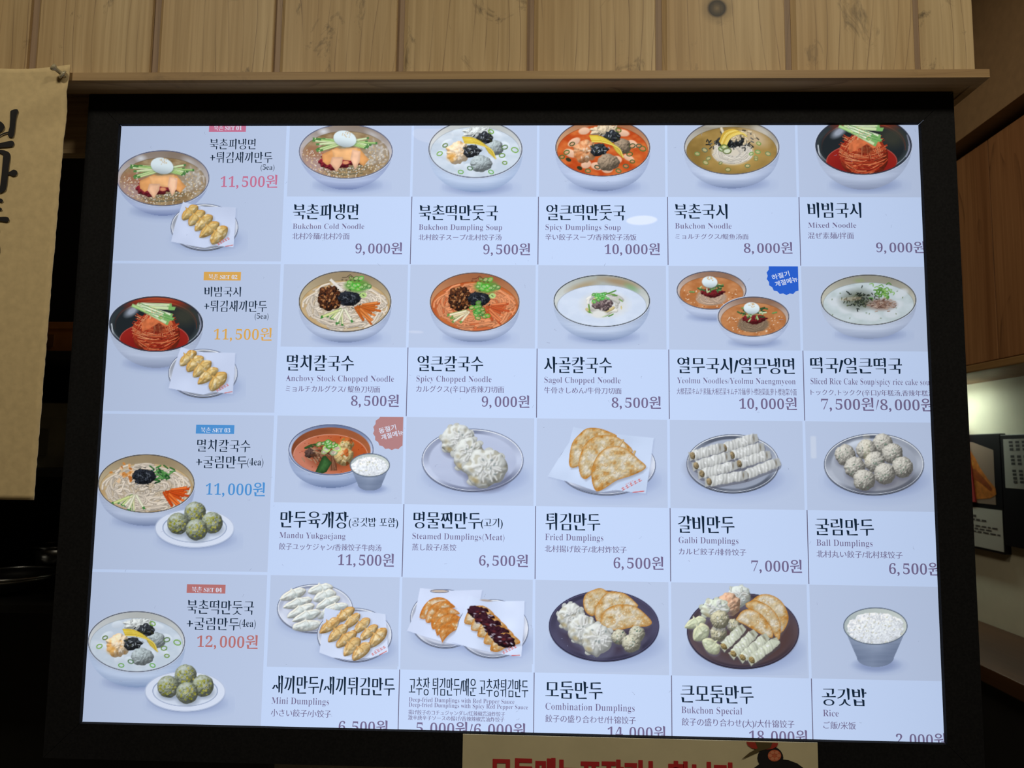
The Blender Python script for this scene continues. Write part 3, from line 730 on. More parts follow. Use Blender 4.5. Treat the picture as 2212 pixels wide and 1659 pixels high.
# ------------------------------------------------------------------ the dishes, each painted where it stands on its card
def naengmyeon(p, cx, cy, rx, ry, bot):
    s = rx/102; T = lambda x, y: (cx+x*s, cy+y*s)
    bowl(p, cx, cy, rx, ry, bot, q=1.75, wall=(128, 112, 98), wall2=(196, 192, 196), body=(178, 192, 224), low=(110, 126, 172), rim=(84, 92, 124))
    p.ell(*T(-48, -43), 9*s, 6*s, (222, 228, 238), soft=9, a=.8); p.ell(*T(58, -36), 14*s, 6*s, (206, 208, 214), ang=.5, soft=9, a=.6)
    liquid(p, cx, cy, rx, ry, (138, 112, 78), (170, 150, 118), lev=.14, fx=.92, seed=3, sc=.07)
    p.ell(*T(-66, 26), 40*s, 26*s, (176, 148, 146), soft=30, a=.85); p.ell(*T(66, 2), 26*s, 26*s, (176, 172, 168), soft=26, a=.6)
    p.ell(*T(-66, 0), 22*s, 14*s, (160, 112, 84), soft=14, a=.8)
    noodles(p, *T(2, 30), 54*s, 26*s, 46, 1.7*s, (142, 134, 108), 5, r0=.2, r1=.98, ln=2.0)
    r = random.Random(4)
    for i in range(210):
        a = r.uniform(-.6, 3.4); q = r.uniform(.55, .98); x, y = T(92*q*math.cos(a), 8+50*q*math.sin(a))
        p.ell(x, y, 1.5*s, 1.0*s, r.choice([(226, 216, 196), (208, 176, 124), (236, 232, 226), (196, 160, 106)]), ang=r.uniform(0, 3), soft=.9, a=.9)
    for i in range(40):
        x, y = T(r.uniform(40, 92), r.uniform(-25, 40)); p.ell(x, y, r.uniform(2, 5)*s, r.uniform(1, 2.5)*s, (206, 204, 204), ang=r.uniform(0, 3), soft=2.5, a=.55)
    for i in range(30):
        x, y = T(r.uniform(-95, -50), r.uniform(-20, 46)); p.ell(x, y, r.uniform(1, 3)*s, r.uniform(.8, 1.6)*s, r.choice([(210, 200, 204), (222, 196, 160)]), ang=r.uniform(0, 3), soft=1.5, a=.8)
    for x, y, a in ((-36, 14, 20), (-44, 24, 16), (-12, 24, 24), (18, 20, 18), (-30, 30, 14)):
        p.blob(*T(x, y), a*s, 11*s, (134, 42, 52), int(x)+90, lump=.2, lf=6, bump=.7, bf=.25, dark=(92, 22, 34), amb=.6)
    strips(p, *T(-6, -20), 64*s, 4.4*s, [(196, 218, 156), (168, 204, 128), (214, 228, 182)], 12, 2.75, 3.35, 7*s, 7, (70, 124, 62))
    strips(p, *T(6, -20), 54*s, 4.4*s, [(190, 216, 150), (168, 204, 128), (210, 226, 180)], 11, -.15, .42, 7*s, 8, (66, 118, 64))
    for pts, c in (([(-52, 6), (-20, -8), (6, 0), (-6, 14), (-40, 30), (-50, 22)], (220, 158, 100)), ([(0, -10), (30, -6), (50, 18), (38, 32), (18, 18), (-6, 10)], (222, 160, 100)),
                   ([(-30, -4), (24, -8), (32, 10), (10, 20), (-26, 16)], (232, 178, 124)), ([(-30, 12), (-6, 12), (-8, 26), (-20, 44), (-34, 26)], (234, 186, 152)), ([(14, -4), (32, 0), (30, 22), (20, 40), (10, 16)], (236, 190, 158))):
        p.poly([T(*q) for q in pts], c, shade=lambda sd, X, Y, cc: np.clip(cc*(.92+.14*np.clip(sd/6, 0, 1)+.18*(fbm(X*.08, Y*.08, 2, 2)-.5))[..., None], 0, 255))
    p.ell(*T(0, 24), 7*s, 4*s, (222, 150, 110), soft=2)
    p.clip = None
    egg(p, *T(-2, -27), 25*s, 17.5*s)
def bibim(p, cx, cy, rx, ry, bot):
    s = rx/102; T = lambda x, y: (cx+x*s, cy+y*s)
    bowl(p, cx, cy, rx, ry, bot, q=2.0, wall=(34, 40, 44), wall2=(58, 66, 70), body=(190, 203, 228), low=(130, 142, 172), rim=(48, 54, 70), rw=2.4)
    p.clip = p.emask(cx, cy, rx-3, ry-3)
    p.ell(*T(6, -56), 78*s, 26*s, (142, 52, 36), soft=16); p.ell(*T(10, -62), 60*s, 12*s, (176, 84, 52), soft=8, a=.8)
    for k in range(4): p.ring(*T(0, 0+k*3), 88*s, 52*s, 1.2, (196, 92, 58) if k % 2 else (120, 40, 30), a=.5, half='top')
    p.ell(*T(-2, 4), 90*s, 48*s, (36, 42, 46), soft=6)
    p.ell(*T(-52, -28), 16*s, 8*s, (196, 206, 226), ang=-.6, soft=8, a=.75); p.ring(*T(0, 3), 95*s, 53*s, 1.6, (170, 180, 192), a=.7, half='bot')
    p.stroke([T(-96, 0), T(-92, 22), T(-78, 40)], 2.4*s, (196, 204, 214), .9); p.stroke([T(92, -22), T(97, 4), T(90, 24)], 3*s, (140, 146, 168), .9)
    p.ell(*T(60, -18), 26*s, 20*s, (66, 66, 54), soft=22, a=.7)
    p.ell(*T(-4, 34), 74*s, 36*s, (150, 38, 32), soft=2); p.ring(*T(-4, 34), 74*s, 36*s, 1.4, (212, 96, 84), half='top', a=.8)
    p.ell(*T(-6, 44), 60*s, 24*s, (128, 28, 26), soft=14, a=.7)
    # the mound of red noodles
    p.blob(*T(0, 22), 52*s, 46*s, (168, 62, 40), 5, lump=.05, bump=.3, bf=.12, dark=(110, 30, 22), amb=.6)
    r = random.Random(9); RC = [(206, 92, 56), (190, 70, 42), (222, 124, 82), (156, 44, 30), (232, 150, 106), (176, 58, 36)]
    for i in range(170):                              # strands wound round the mound
        yb = r.uniform(-8, 62); hw = 53*math.sqrt(max(.08, 1-((yb-24)/50)**2)); a, b = sorted((r.uniform(-1, 1), r.uniform(-1, 1)))
        if b-a < .25: b = a+.35
        tl = r.uniform(-.12, .12)
        p.stroke([T(hw*(a+(b-a)*t), yb-14*(a+(b-a)*t)**2*1.1+tl*hw*(t-.5)) for t in (0, .33, .66, 1)], r.uniform(1.8, 3.0)*s, r.choice(RC), .7, taper=.3)
    for i in range(40):                               # strands running down from the top
        x0 = r.uniform(-40, 40); y0 = r.uniform(-24, -4); d = r.uniform(-.35, .35)+x0/70
        p.stroke([T(x0*.6, y0), T(x0*.8+8*d, y0+12), T(x0+14*d, y0+r.uniform(22, 36))], 1.6*s, r.choice(RC), .7, taper=.3)
    p.ell(*T(6, 8), 13*s, 11*s, (98, 52, 36), soft=9, a=.5)
    for pts in ([(-24, -8), (10, -26), (30, -18), (2, 0), (-20, 12)], [(-10, -14), (24, -22), (38, 2), (20, 6)], [(-32, -2), (-12, -16), (-14, 10), (-30, 16)]):
        p.poly([T(*q) for q in pts], (206, 112, 70), shade=lambda sd, X, Y, cc: np.clip(cc*(.86+.3*fbm(X*.15, Y*.15, 3, 2))[..., None], 0, 255))
    p.clip = None
    strips(p, *T(-46, -42), 86*s, 7.5*s, [(206, 226, 176), (226, 238, 206), (178, 214, 146)], 13, .10, .62, 8*s, 3, (118, 176, 98))
    for a in (0, 1, 2): p.stroke([T(-38+8*a, -46+9*a), T(20+9*a, -24+8*a)], 1.2*s, (88, 150, 80), 1)
    r = random.Random(2)
    for i in range(22): x, y = T(r.uniform(-26, 12), r.uniform(-42, -12)); p.ell(x, y, 1.5*s, .9*s, (226, 190, 140), ang=r.uniform(0, 3), soft=.9)
def kalguksu(p, cx, cy, rx, ry, bot, red=False, sett=False):
    s = rx/101; T = lambda x, y: (cx+x*s, cy+y*s)
    if red: bowl(p, cx, cy, rx, ry, bot, q=2.5, wall=(150, 92, 60), wall2=(196, 142, 104), rim=(84, 74, 78))
    else: bowl(p, cx, cy, rx, ry, bot, q=2.5, wall=(146, 128, 100), wall2=(190, 176, 146), rim=(66, 66, 72))
    broth, b2, nd = ((176, 78, 36), (196, 110, 54), (226, 148, 104)) if red else ((186, 152, 100), (206, 180, 134), (222, 210, 194))
    liquid(p, cx, cy, rx, ry, broth, b2, lev=.16, fx=.955, seed=6)
    tint = (206, 110, 68) if red else (206, 190, 166)
    p.ell(*T(0, 10), 84*s, 46*s, tuple(v*.90 for v in nd), soft=20, a=.75)
    noodles(p, *T(0, 10), 94*s, 54*s, 130, 5.0*s, nd, 11, r0=.05, r1=.97, jit=.3, ln=1.2, tint=tint)
    loops(p, *T(0, 10), 80*s, 46*s, 40, 4.4*s, nd, 12)
    noodles(p, *T(0, 10), 94*s, 54*s, 34, 3.6*s, tuple(min(255, v*1.05) for v in nd), 14, r0=.55, r1=.97, jit=.4, ln=.9)
    if sett:
        r = random.Random(2)
        for i in range(40):
            x, y = T(r.gauss(-36, 13), r.gauss(-22, 8)); p.ell(x, y, 3.6*s, 2.4*s, r.choice([(206, 138, 70), (222, 166, 106), (186, 112, 52), (232, 196, 156)]), ang=r.uniform(0, 3), soft=1.4)
        for i in range(38):
            x, y = T(r.gauss(32, 13), r.gauss(-20, 7)); b = r.uniform(-.6, 1.2); p.stroke([(x-5*s*math.cos(b), y-5*s*math.sin(b)), (x+5*s*math.cos(b), y+5*s*math.sin(b))], 3*s, r.choice([(52, 112, 52), (74, 140, 70), (36, 86, 44), (104, 166, 92)]), .8)
        fl, carrot, zuc = T(-4, -14), T(36, 16), T(-24, 22)
    else:
        gx = (26, -34)
        p.ell(*T(*gx), 26*s, 14*s, (96, 150, 64), soft=7, a=.9)
        r = random.Random(5); onion(p, [T(gx[0]+r.gauss(0, 13), gx[1]+r.gauss(2, 8)) for i in range(20)], 5.2*s, (88, 164, 66), (186, 214, 150), 5)
        p.ell(*T(40, -14), 7*s, 6*s, (176, 206, 130))
        p.blob(*T(-32, -8), 28*s, 27*s, (74, 44, 30), 21, lump=.12, lf=7, bump=.8, bf=.3, dark=(30, 20, 20), amb=.6)
        crumbs(p, *T(-32, -8), 26*s, 25*s, 130, 1.7*s, [(122, 72, 40), (150, 98, 60), (36, 24, 24), (88, 48, 30), (176, 130, 88), (24, 20, 24)], 22)
        fl, carrot, zuc = T(10, -6), T(22, 10), T(-4, 14)
    r = random.Random(8)
    p.blob(*fl, 25*s, 17*s, (40, 44, 52), 31, lump=.12, lf=5, bump=.9, bf=.35, dark=(18, 20, 26), amb=.6)
    for i in range(90):
        x, y = fl[0]+r.gauss(0, 11)*s, fl[1]+r.gauss(0, 7.5)*s; b = r.uniform(0, 3.1); p.stroke([(x, y), (x+4*s*math.cos(b), y+4*s*math.sin(b))], 1.3*s, r.choice([(20, 22, 28), (56, 62, 72), (34, 38, 46), (112, 120, 132), (26, 30, 34)]), .9)
    oc = [(206, 116, 52), (222, 134, 70), (190, 98, 40)] if not sett else [(222, 92, 34), (236, 118, 52), (200, 76, 28)]
    if red: oc = [(206, 104, 60), (222, 130, 84), (190, 86, 48)]
    strips(p, *carrot, 52*s, 5.2*s, oc, 17, -.25, 1.25, 5*s, 17)
    if red:
        onion(p, [T(10+r.gauss(0, 8), 22+r.gauss(0, 9)) for i in range(18)], 5.4*s, (74, 146, 60), (166, 198, 128), 6)
        strips(p, *T(-12, 20), 46*s, 6*s, [(222, 206, 164), (232, 220, 188)], 8, 2.2, 2.9, 4*s, 18, (98, 140, 62))
    else: strips(p, *zuc, 50*s, 6*s, [(222, 220, 178), (232, 232, 206), (206, 216, 150)], 9, 1.15, 2.75, 5*s, 18, (48, 122, 50))
    if not sett and not red: p.poly([T(-34, -46), T(-30, -50), T(-4, -26), T(-8, -22)], (226, 222, 216))
    p.clip = None
    if not sett:     # small roof emblem and line of brush marks stamped inside the rim
        k = (74, 62, 50) if not red else (104, 58, 42)
        p.stroke([T(-6, -52), T(4, -53), T(11, -58), T(17, -53), T(20, -52)], 1.2, k, 1); p.stroke([T(9, -54), T(8, -51)], 1, k, 1); p.stroke([T(13, -54), T(14, -51)], 1, k, 1)
        for i in range(5): p.ell(*T(-6+9*i, -47+i*.5), 2.2, 1.6, k, soft=1.6, a=.7)
def manduguk(p, cx, cy, rx, ry, bot, red=False):
    s = rx/103; T = lambda x, y: (cx+x*s, cy+y*s)
    if red: bowl(p, cx, cy, rx, ry, bot, q=2.4, wall=(150, 96, 66), wall2=(206, 166, 132), rim=(62, 60, 78), body=(196, 210, 238))
    else: bowl(p, cx, cy, rx, ry, bot, q=2.4, wall=(176, 180, 178), wall2=(214, 220, 226), rim=(72, 78, 96), body=(194, 210, 236), low=(128, 150, 190))
    if red: liquid(p, cx, cy, rx, ry, (186, 72, 30), (212, 112, 56), lev=.12, fx=.95, seed=2)
    else: liquid(p, cx, cy, rx, ry, (196, 210, 226), (210, 222, 236), lev=.12, fx=.95, seed=2)
    r = random.Random(3)
    rc = (226, 196, 172) if red else (214, 224, 236)
    for x, y in ((-40, -36), (-62, -12), (-36, 36), (10, 46), (42, -32), (64, -8), (-12, 40), (30, 26), (56, 22), (-70, 12)):
        p.ell(*T(x, y), r.uniform(11, 17)*s, r.uniform(6, 9)*s, rc, ang=r.uniform(-.6, .6), soft=2, a=.85 if red else .6, shade=lambda u, v, X, Y, c: np.clip(c*(1.03-.1*v)[..., None], 0, 255))
    cA, cB, cC = ((206, 158, 118), (150, 132, 112), (206, 188, 160)) if red else ((226, 206, 178), (166, 178, 182), (206, 212, 212))
    p.blob(*T(4, -36), 30*s, 13*s, cC, 41, lump=.16, lf=8, bump=.7, bf=.2, dark=tuple(v*.8 for v in cC), amb=.65)
    for x in (-12, 8, 26): p.stroke([T(x, -40), T(x+4, -48)], 6*s, cC, .75, taper=.6)
    p.blob(*T(-38, 8), 26*s, 24*s, cA, 42, lump=.12, lf=6, bump=.7, bf=.13, dark=(222, 160, 84) if not red else (176, 96, 52), amb=.68)
    p.ell(*T(-52, 18), 9*s, 8*s, (226, 164, 72) if not red else (206, 120, 64), soft=9, a=.7)
    for i in range(7): x, y = T(r.uniform(-52, -24), r.uniform(-6, 22)); p.ell(x, y, 2.6*s, 1.4*s, (240, 234, 226), ang=r.uniform(0, 3), soft=2, a=.7)
    p.blob(*T(42, -4), 19*s, 17*s, cB, 44, lump=.08, bump=.75, bf=.3, dark=tuple(v*.72 for v in cB), amb=.6)
    p.blob(*T(12, 32), 23*s, 19*s, cB, 43, lump=.08, bump=.75, bf=.28, dark=tuple(v*.74 for v in cB), amb=.6)
    for fx, fy, a in ((-8, 4, 19), (20, -24, 17)):
        p.blob(*T(fx, fy), a*s, 14*s, (52, 56, 62), 50+fx, lump=.14, lf=5, bump=.9, bf=.25, dark=(24, 26, 30), amb=.55)
        for i in range(22):
            x, y = T(fx+r.gauss(0, 8), fy+r.gauss(0, 6)); b = r.uniform(0, 3.1); p.stroke([(x, y), (x+5*s*math.cos(b), y+4*s*math.sin(b))], 1.6*s, r.choice([(28, 30, 34), (96, 104, 112), (150, 158, 166), (60, 62, 40)]), .9)
    for i in range(11):
        o = i*1.8; y0 = -26+i*1.3
        p.stroke([T(-28+o*.3, y0), T(-6+o*.5, y0+2), T(16+o, y0+14), T(30+o*.8, y0+34)], 2.5*s, r.choice([(226, 200, 74), (238, 216, 104), (210, 178, 56)]), .8)
    gc = (112, 158, 84) if not red else (84, 104, 60)
    onion(p, [T(-66, -8), T(34, -38), T(64, -4), T(86, 2), T(-32, 50), T(64, 30), T(-78, 10), T(34, 50), T(58, 14), T(-12, 42)] + ([T(78, -4), T(-88, 20), T(50, 40)] if red else []), 6.5*s, gc, None if not red else (206, 150, 110), 4)
    if red:
        for x, y in ((-74, 26), (-50, 44)): p.ell(*T(x, y), 6*s, 4*s, (50, 54, 36), ang=.4)
    p.clip = None
def guksi(p, cx, cy, rx, ry, bot):
    s = rx/103; T = lambda x, y: (cx+x*s, cy+y*s)
    bowl(p, cx, cy, rx, ry, bot, q=2.4, wall=(120, 110, 88), wall2=(196, 194, 190), rim=(74, 76, 92), body=(200, 213, 238))
    p.clip = p.emask(cx, cy, rx-3, ry-3); p.ell(*T(-30, -52), 34*s, 8*s, (206, 210, 214), soft=9, a=.7); p.ell(*T(64, -34), 22*s, 9*s, (206, 204, 198), ang=.6, soft=9, a=.7)
    liquid(p, cx, cy, rx, ry, (136, 110, 58), (166, 136, 78), lev=.14, fx=.94, seed=5, sc=.03)
    p.ell(*T(48, -20), 30*s, 16*s, (206, 186, 156), ang=.4, soft=14, a=.8); p.ell(*T(10, 22), 62*s, 28*s, (190, 158, 92), soft=20, a=.7)
    p.ell(*T(2, 10), 44*s, 28*s, (214, 206, 190), soft=5)
    noodles(p, *T(2, 10), 44*s, 28*s, 60, 2.2*s, (226, 220, 208), 5, r0=.35, r1=1.0, ln=2.2, edge=.8)
    r = random.Random(7)
    p.blob(*T(-2, -12), 34*s, 13*s, (48, 52, 54), 77, lump=.16, lf=6, bump=.9, bf=.3, dark=(24, 26, 28), amb=.6)
    for i in range(130):
        x, y = T(r.gauss(0, 22), r.gauss(-12, 8)); b = r.uniform(0, 3.1); p.stroke([(x, y), (x+6*s*math.cos(b), y+5*s*math.sin(b))], 2.2*s, r.choice([(36, 38, 40), (56, 60, 62), (26, 28, 30), (88, 94, 96)]), .85)
    for i in range(26):
        x, y = T(r.gauss(16, 10), r.gauss(-26, 7)); b = r.uniform(0, 3.1); p.stroke([(x, y), (x+6*s*math.cos(b), y+6*s*math.sin(b))], 5*s, (222, 204, 170), .72)
    p.stroke([T(-22, -40), T(-18, -30)], 6*s, (226, 214, 190), .75)
    for i in range(8): p.stroke([T(-26+i*1.6, -12+i*2), T(-16+i*2, -32+i*1.6), T(4+i*2.6, -38+i*1.2), T(18+i*2, -30+i)], 2.8*s, r.choice([(232, 200, 92), (240, 214, 116), (214, 176, 70)]), .78)
    onion(p, [T(-22, 4), T(-16, 0), T(-10, 8)], 8*s, (104, 160, 82), (206, 224, 190), 1)
    p.clip = None
    onion(p, [T(-58, 6), T(-74, 14), T(-50, 24), T(-56, 33), T(-24, 34), T(-8, 48), T(42, 14), T(52, 22), T(56, 10), T(52, 26), T(58, -8), T(78, 14), T(34, 40)], 5*s, (120, 140, 82), (206, 206, 160), 2)
def sagol(p, cx, cy, rx, ry, bot):
    s = rx/104; T = lambda x, y: (cx+x*s, cy+y*s)
    bowl(p, cx, cy, rx, ry, bot, q=2.3, wall=(160, 166, 160), wall2=(206, 212, 212), rim=(46, 52, 60), body=(192, 206, 230), low=(118, 138, 178))
    p.clip = p.emask(cx, cy, rx-3, ry-3)
    p.ell(*T(-40, -32), 30*s, 7*s, (168, 146, 110), ang=-.3, soft=9, a=.7); p.ell(*T(40, -40), 40*s, 7*s, (160, 130, 92), ang=.2, soft=8, a=.7); p.ell(*T(64, -28), 14*s, 6*s, (120, 168, 120), ang=.5, soft=8, a=.7)
    liquid(p, cx, cy, rx, ry, (204, 217, 238), (212, 224, 243), lev=.20, fx=.92, seed=7)
    p.ell(*T(6, 8), 48*s, 26*s, (218, 218, 214), soft=14, a=.8)
    noodles(p, *T(6, 8), 42*s, 24*s, 22, 7*s, (220, 220, 214), 3, r0=.4, r1=1.0, edge=.86, ln=1.4, tint=(206, 190, 138))
    r = random.Random(4)
    for i in range(12):
        a = r.uniform(0, 6.28); x, y = T(4+38*math.cos(a), 8+24*math.sin(a)); b = a+1.4; p.stroke([(x, y), (x+12*s*math.cos(b), y+7*s*math.sin(b))], 2.6*s, r.choice([(124, 172, 84), (92, 148, 66), (214, 200, 128)]), .85, taper=.4)
    p.blob(*T(2, 6), 22*s, 15*s, (112, 96, 98), 9, lump=.14, bump=.8, bf=.35, dark=(66, 54, 58), amb=.6)
    crumbs(p, *T(2, 6), 20*s, 13*s, 46, 1.8*s, [(142, 126, 126), (84, 70, 74), (166, 152, 150)], 4)
    onion(p, [T(-2+r.gauss(0, 8), -10+r.gauss(0, 4)) for i in range(22)], 3.4*s, (86, 176, 76), (160, 214, 150), 3)
    p.stroke([T(8, -14), T(30, -22)], 2.6*s, (92, 150, 66), .8); p.stroke([T(-28, 8), T(-26, 24)], 3*s, (112, 160, 72), .8); p.ell(*T(-6, 28), 16*s, 8*s, (222, 224, 222), soft=4)
    p.clip = None
def yeolmu(p, cx, cy, rx, ry, bot, front):
    s = rx/77; T = lambda x, y: (cx+x*s, cy+y*s)
    bowl(p, cx, cy, rx, ry, bot, q=1.9, wall=(132, 96, 74), wall2=(196, 182, 176), rim=(70, 76, 98), body=(190, 203, 230), low=(132, 148, 186))
    liquid(p, cx, cy, rx, ry, (176, 112, 66), (198, 138, 92), lev=.16, fx=.9, seed=8, sc=.06)
    r = random.Random(5 if front else 6)
    for i in range(60): a = r.uniform(-.3, 3.4); q = r.uniform(.5, .95); p.ell(*T(66*q*math.cos(a), 6+33*q*math.sin(a)), 1.3, .9, r.choice([(222, 186, 150), (232, 214, 196), (150, 84, 44)]), soft=.9)
    nc = (150, 128, 106) if front else (206, 178, 156)
    p.ell(*T(0, 16), 33*s, 17*s, tuple(v*.86 for v in nc), soft=4)
    noodles(p, *T(0, 16), 34*s, 18*s, 40, 1.7, nc, 5, r0=.3, r1=1.0, ln=2.0, edge=.75)
    for x, y in ((-6, 4), (12, 4), (2, 8)): p.blob(*T(x, y), 16*s, 8*s, (112, 36, 40), int(x)+30, lump=.2, bump=.7, bf=.3, dark=(74, 18, 26), amb=.6)
    for i in range(34):
        x, y = r.gauss(0, 17), r.gauss(-9, 6); b = r.uniform(-.9, .9)+(1.57 if r.random() < .4 else 0); p.stroke([T(x, y), T(x+9*math.cos(b), y+6*math.sin(b))], 3*s, r.choice([(70, 112, 66), (116, 158, 92), (178, 206, 146), (52, 84, 52), (206, 222, 182)]), .78)
    p.clip = None
    egg(p, *T(-4, -18), 17*s, 12.5*s, .1)
def tteokguk(p, cx, cy, rx, ry, bot):
    s = rx/104; T = lambda x, y: (cx+x*s, cy+y*s)
    bowl(p, cx, cy, rx, ry, bot, q=2.3, wall=(140, 138, 124), wall2=(196, 196, 184), rim=(60, 62, 66), body=(196, 208, 230), low=(136, 150, 182))
    p.clip = p.emask(cx, cy, rx-3, ry-3); p.ell(*T(-20, -42), 10*s, 4*s, (142, 160, 110), soft=5, a=.6)
    liquid(p, cx, cy, rx, ry, (188, 202, 206), (204, 216, 224), lev=.16, fx=.94, seed=4)
    r = random.Random(6)
    for x, y in ((-50, 20), (-20, 32), (10, 36), (60, 10), (70, -14), (-72, 4), (50, 30)): p.ell(*T(x, y), 16*s, 9*s, (212, 220, 228), ang=r.uniform(-.4, .4), soft=5, a=.8)
    p.ell(*T(-22, 0), 34*s, 20*s, (84, 90, 74), soft=18, a=.75)
    for i in range(110): x, y = T(r.gauss(-16, 17), r.gauss(-2, 9)); b = r.uniform(0, 3.1); p.stroke([(x, y), (x+5*s*math.cos(b), y+4*s*math.sin(b))], 1.9*s, r.choice([(40, 48, 42), (58, 66, 52), (30, 36, 34), (92, 100, 78)]), .85)
    for i in range(40): x, y = T(r.gauss(26, 11), r.gauss(-18, 6)); b = r.uniform(-.9, .9); p.stroke([(x, y), (x+7*s*math.cos(b), y+5*s*math.sin(b)), (x+10*s*math.cos(b+.8), y+7*s*math.sin(b+.8))], 1.9*s, r.choice([(112, 168, 78), (142, 192, 106), (88, 140, 62)]), .85)
    p.ell(*T(28, 10), 30*s, 12*s, (142, 116, 104), soft=7, a=.8)
    for i in range(90): x, y = T(r.gauss(28, 13), r.gauss(10, 5.5)); b = r.uniform(-.5, .5); p.stroke([(x, y), (x+5*s*math.cos(b), y+4*s*math.sin(b))], 2*s, r.choice([(142, 112, 98), (166, 138, 122), (112, 84, 74), (186, 164, 150)]), .8)
    for i in range(14): x, y = T(r.uniform(-80, 80), r.uniform(-20, 40)); p.ell(x, y, 1.8, 1, (96, 116, 74), ang=r.uniform(0, 3), soft=1, a=.8)
    p.clip = None
def yukgaejang(p, cx, cy, rx, ry, bot):
    s = rx/92.6; T = lambda x, y: (cx+x*s, cy+y*s)
    bowl(p, cx, cy, rx, ry, bot, q=2.6, wall=(92, 106, 142), wall2=(190, 203, 230), body=(168, 184, 216), low=(100, 118, 158), rim=(84, 96, 132))
    p.clip = p.emask(cx, cy, rx-4, ry-4)
    def sh(u, v, X, Y, c): k = np.clip(.5+.5*u*.6+.4*fbm(X*.03, Y*.1, 3, 2)-.2, 0, 1)[..., None]; return A((116, 62, 40))*(1-k)+A((176, 104, 66))*k
    p.ell(*T(0, 2), rx-7, ry-5.5, (150, 90, 60), shade=sh)
    p.clip = p.emask(*T(0, 2), rx-8, ry-6)
    def sl(u, v, X, Y, c): k = np.clip(.5-.6*u+.25*v+.5*(fbm(X*.04, Y*.06, 6, 2)-.5), 0, 1)[..., None]; return A((182, 86, 42))*(1-k)+A((198, 126, 104))*k
    p.ell(*T(-1, 12), 80*s, 45*s, (190, 100, 60), shade=sl); p.ring(*T(-1, 12), 80*s, 45*s, 1.3, (226, 166, 146), half='top', a=.8)
    r = random.Random(5)
    for i in range(50): a = r.uniform(0, 6.28); q = r.uniform(.5, .98); p.ell(*T(78*q*math.cos(a), 12+43*q*math.sin(a)), 1.1, .8, (124, 40, 26), soft=.8, a=.8)
    p.ell(*T(0, 16), 48*s, 26*s, (122, 58, 34), soft=16, a=.7)
    p.stroke([T(-56, -4), T(-30, -12)], 8*s, (54, 84, 44), .7, taper=.5)
    p.blob(*T(-46, 8), 13*s, 11*s, (88, 66, 60), 8, lump=.15, bump=.9, bf=.35, dark=(48, 34, 34), amb=.6)
    for i in range(46): x, y = r.gauss(-26, 10), r.gauss(8, 8); b = r.uniform(.1, 1.3); p.stroke([T(x, y), T(x+12*math.cos(b), y+9*math.sin(b))], 2.2*s, r.choice([(122, 84, 62), (150, 112, 86), (92, 58, 42), (176, 140, 112)]), .75)
    for i in range(10): b = r.uniform(1.2, 1.8); x = r.uniform(0, 12); p.stroke([T(x, 14), T(x+20*math.cos(b), 14+30*math.sin(b))], 2*s, r.choice([(112, 70, 50), (140, 96, 72)]), .75)
    for x, y, R in ((32, -12, 17), (28, 14, 21)): 
        p.blob(*T(x, y), R*s, R*.92*s, (196, 172, 120), int(x)+60, lump=.07, bump=.75, bf=.3, dark=(150, 104, 54), spots=((176, 96, 48), .12, .66), amb=.6)
        for i in range(12): a = r.uniform(0, 6.28); q = r.uniform(0, .8)*R; p.ell(*T(x+q*math.cos(a), y+q*math.sin(a)), 2.2, 1.5, r.choice([(222, 206, 166), (112, 130, 72), (230, 220, 190)]), soft=1.4, a=.75)
    p.poly([T(-36, 52), T(-18, 14), T(-12, 12), T(2, 28), T(-10, 48), T(-26, 54)], (50, 84, 46), shade=lambda sd, X, Y, c: np.clip(c*(.75+.5*np.clip(sd/9, 0, 1)+.2*(fbm(X*.2, Y*.2, 3, 2)-.5))[..., None], 0, 255))
    onion(p, [T(-14, 4), T(-10, -2), T(6, 6), T(12, -4)], 8*s, (170, 206, 150), (226, 234, 230), 4)
    onion(p, [T(-8+r.gauss(4, 10), -12+r.gauss(0, 4)) for i in range(12)], 5.5*s, (76, 150, 62), (206, 226, 196), 7)
    p.clip = None
def steamed(p, cx, cy, rx, ry):
    plate(p, cx, cy, rx, ry, (138, 148, 180), (194, 205, 232), (84, 96, 132))
    p.ell(988+8, 975, 30, 14, (120, 118, 134), soft=12, a=.6)
    for i, (x, y, a, b) in enumerate(((988, 951, 36, 33), (1013, 984, 36, 39), (1049, 1013, 47, 41))): bun(p, x, y, a, b, 71+i)
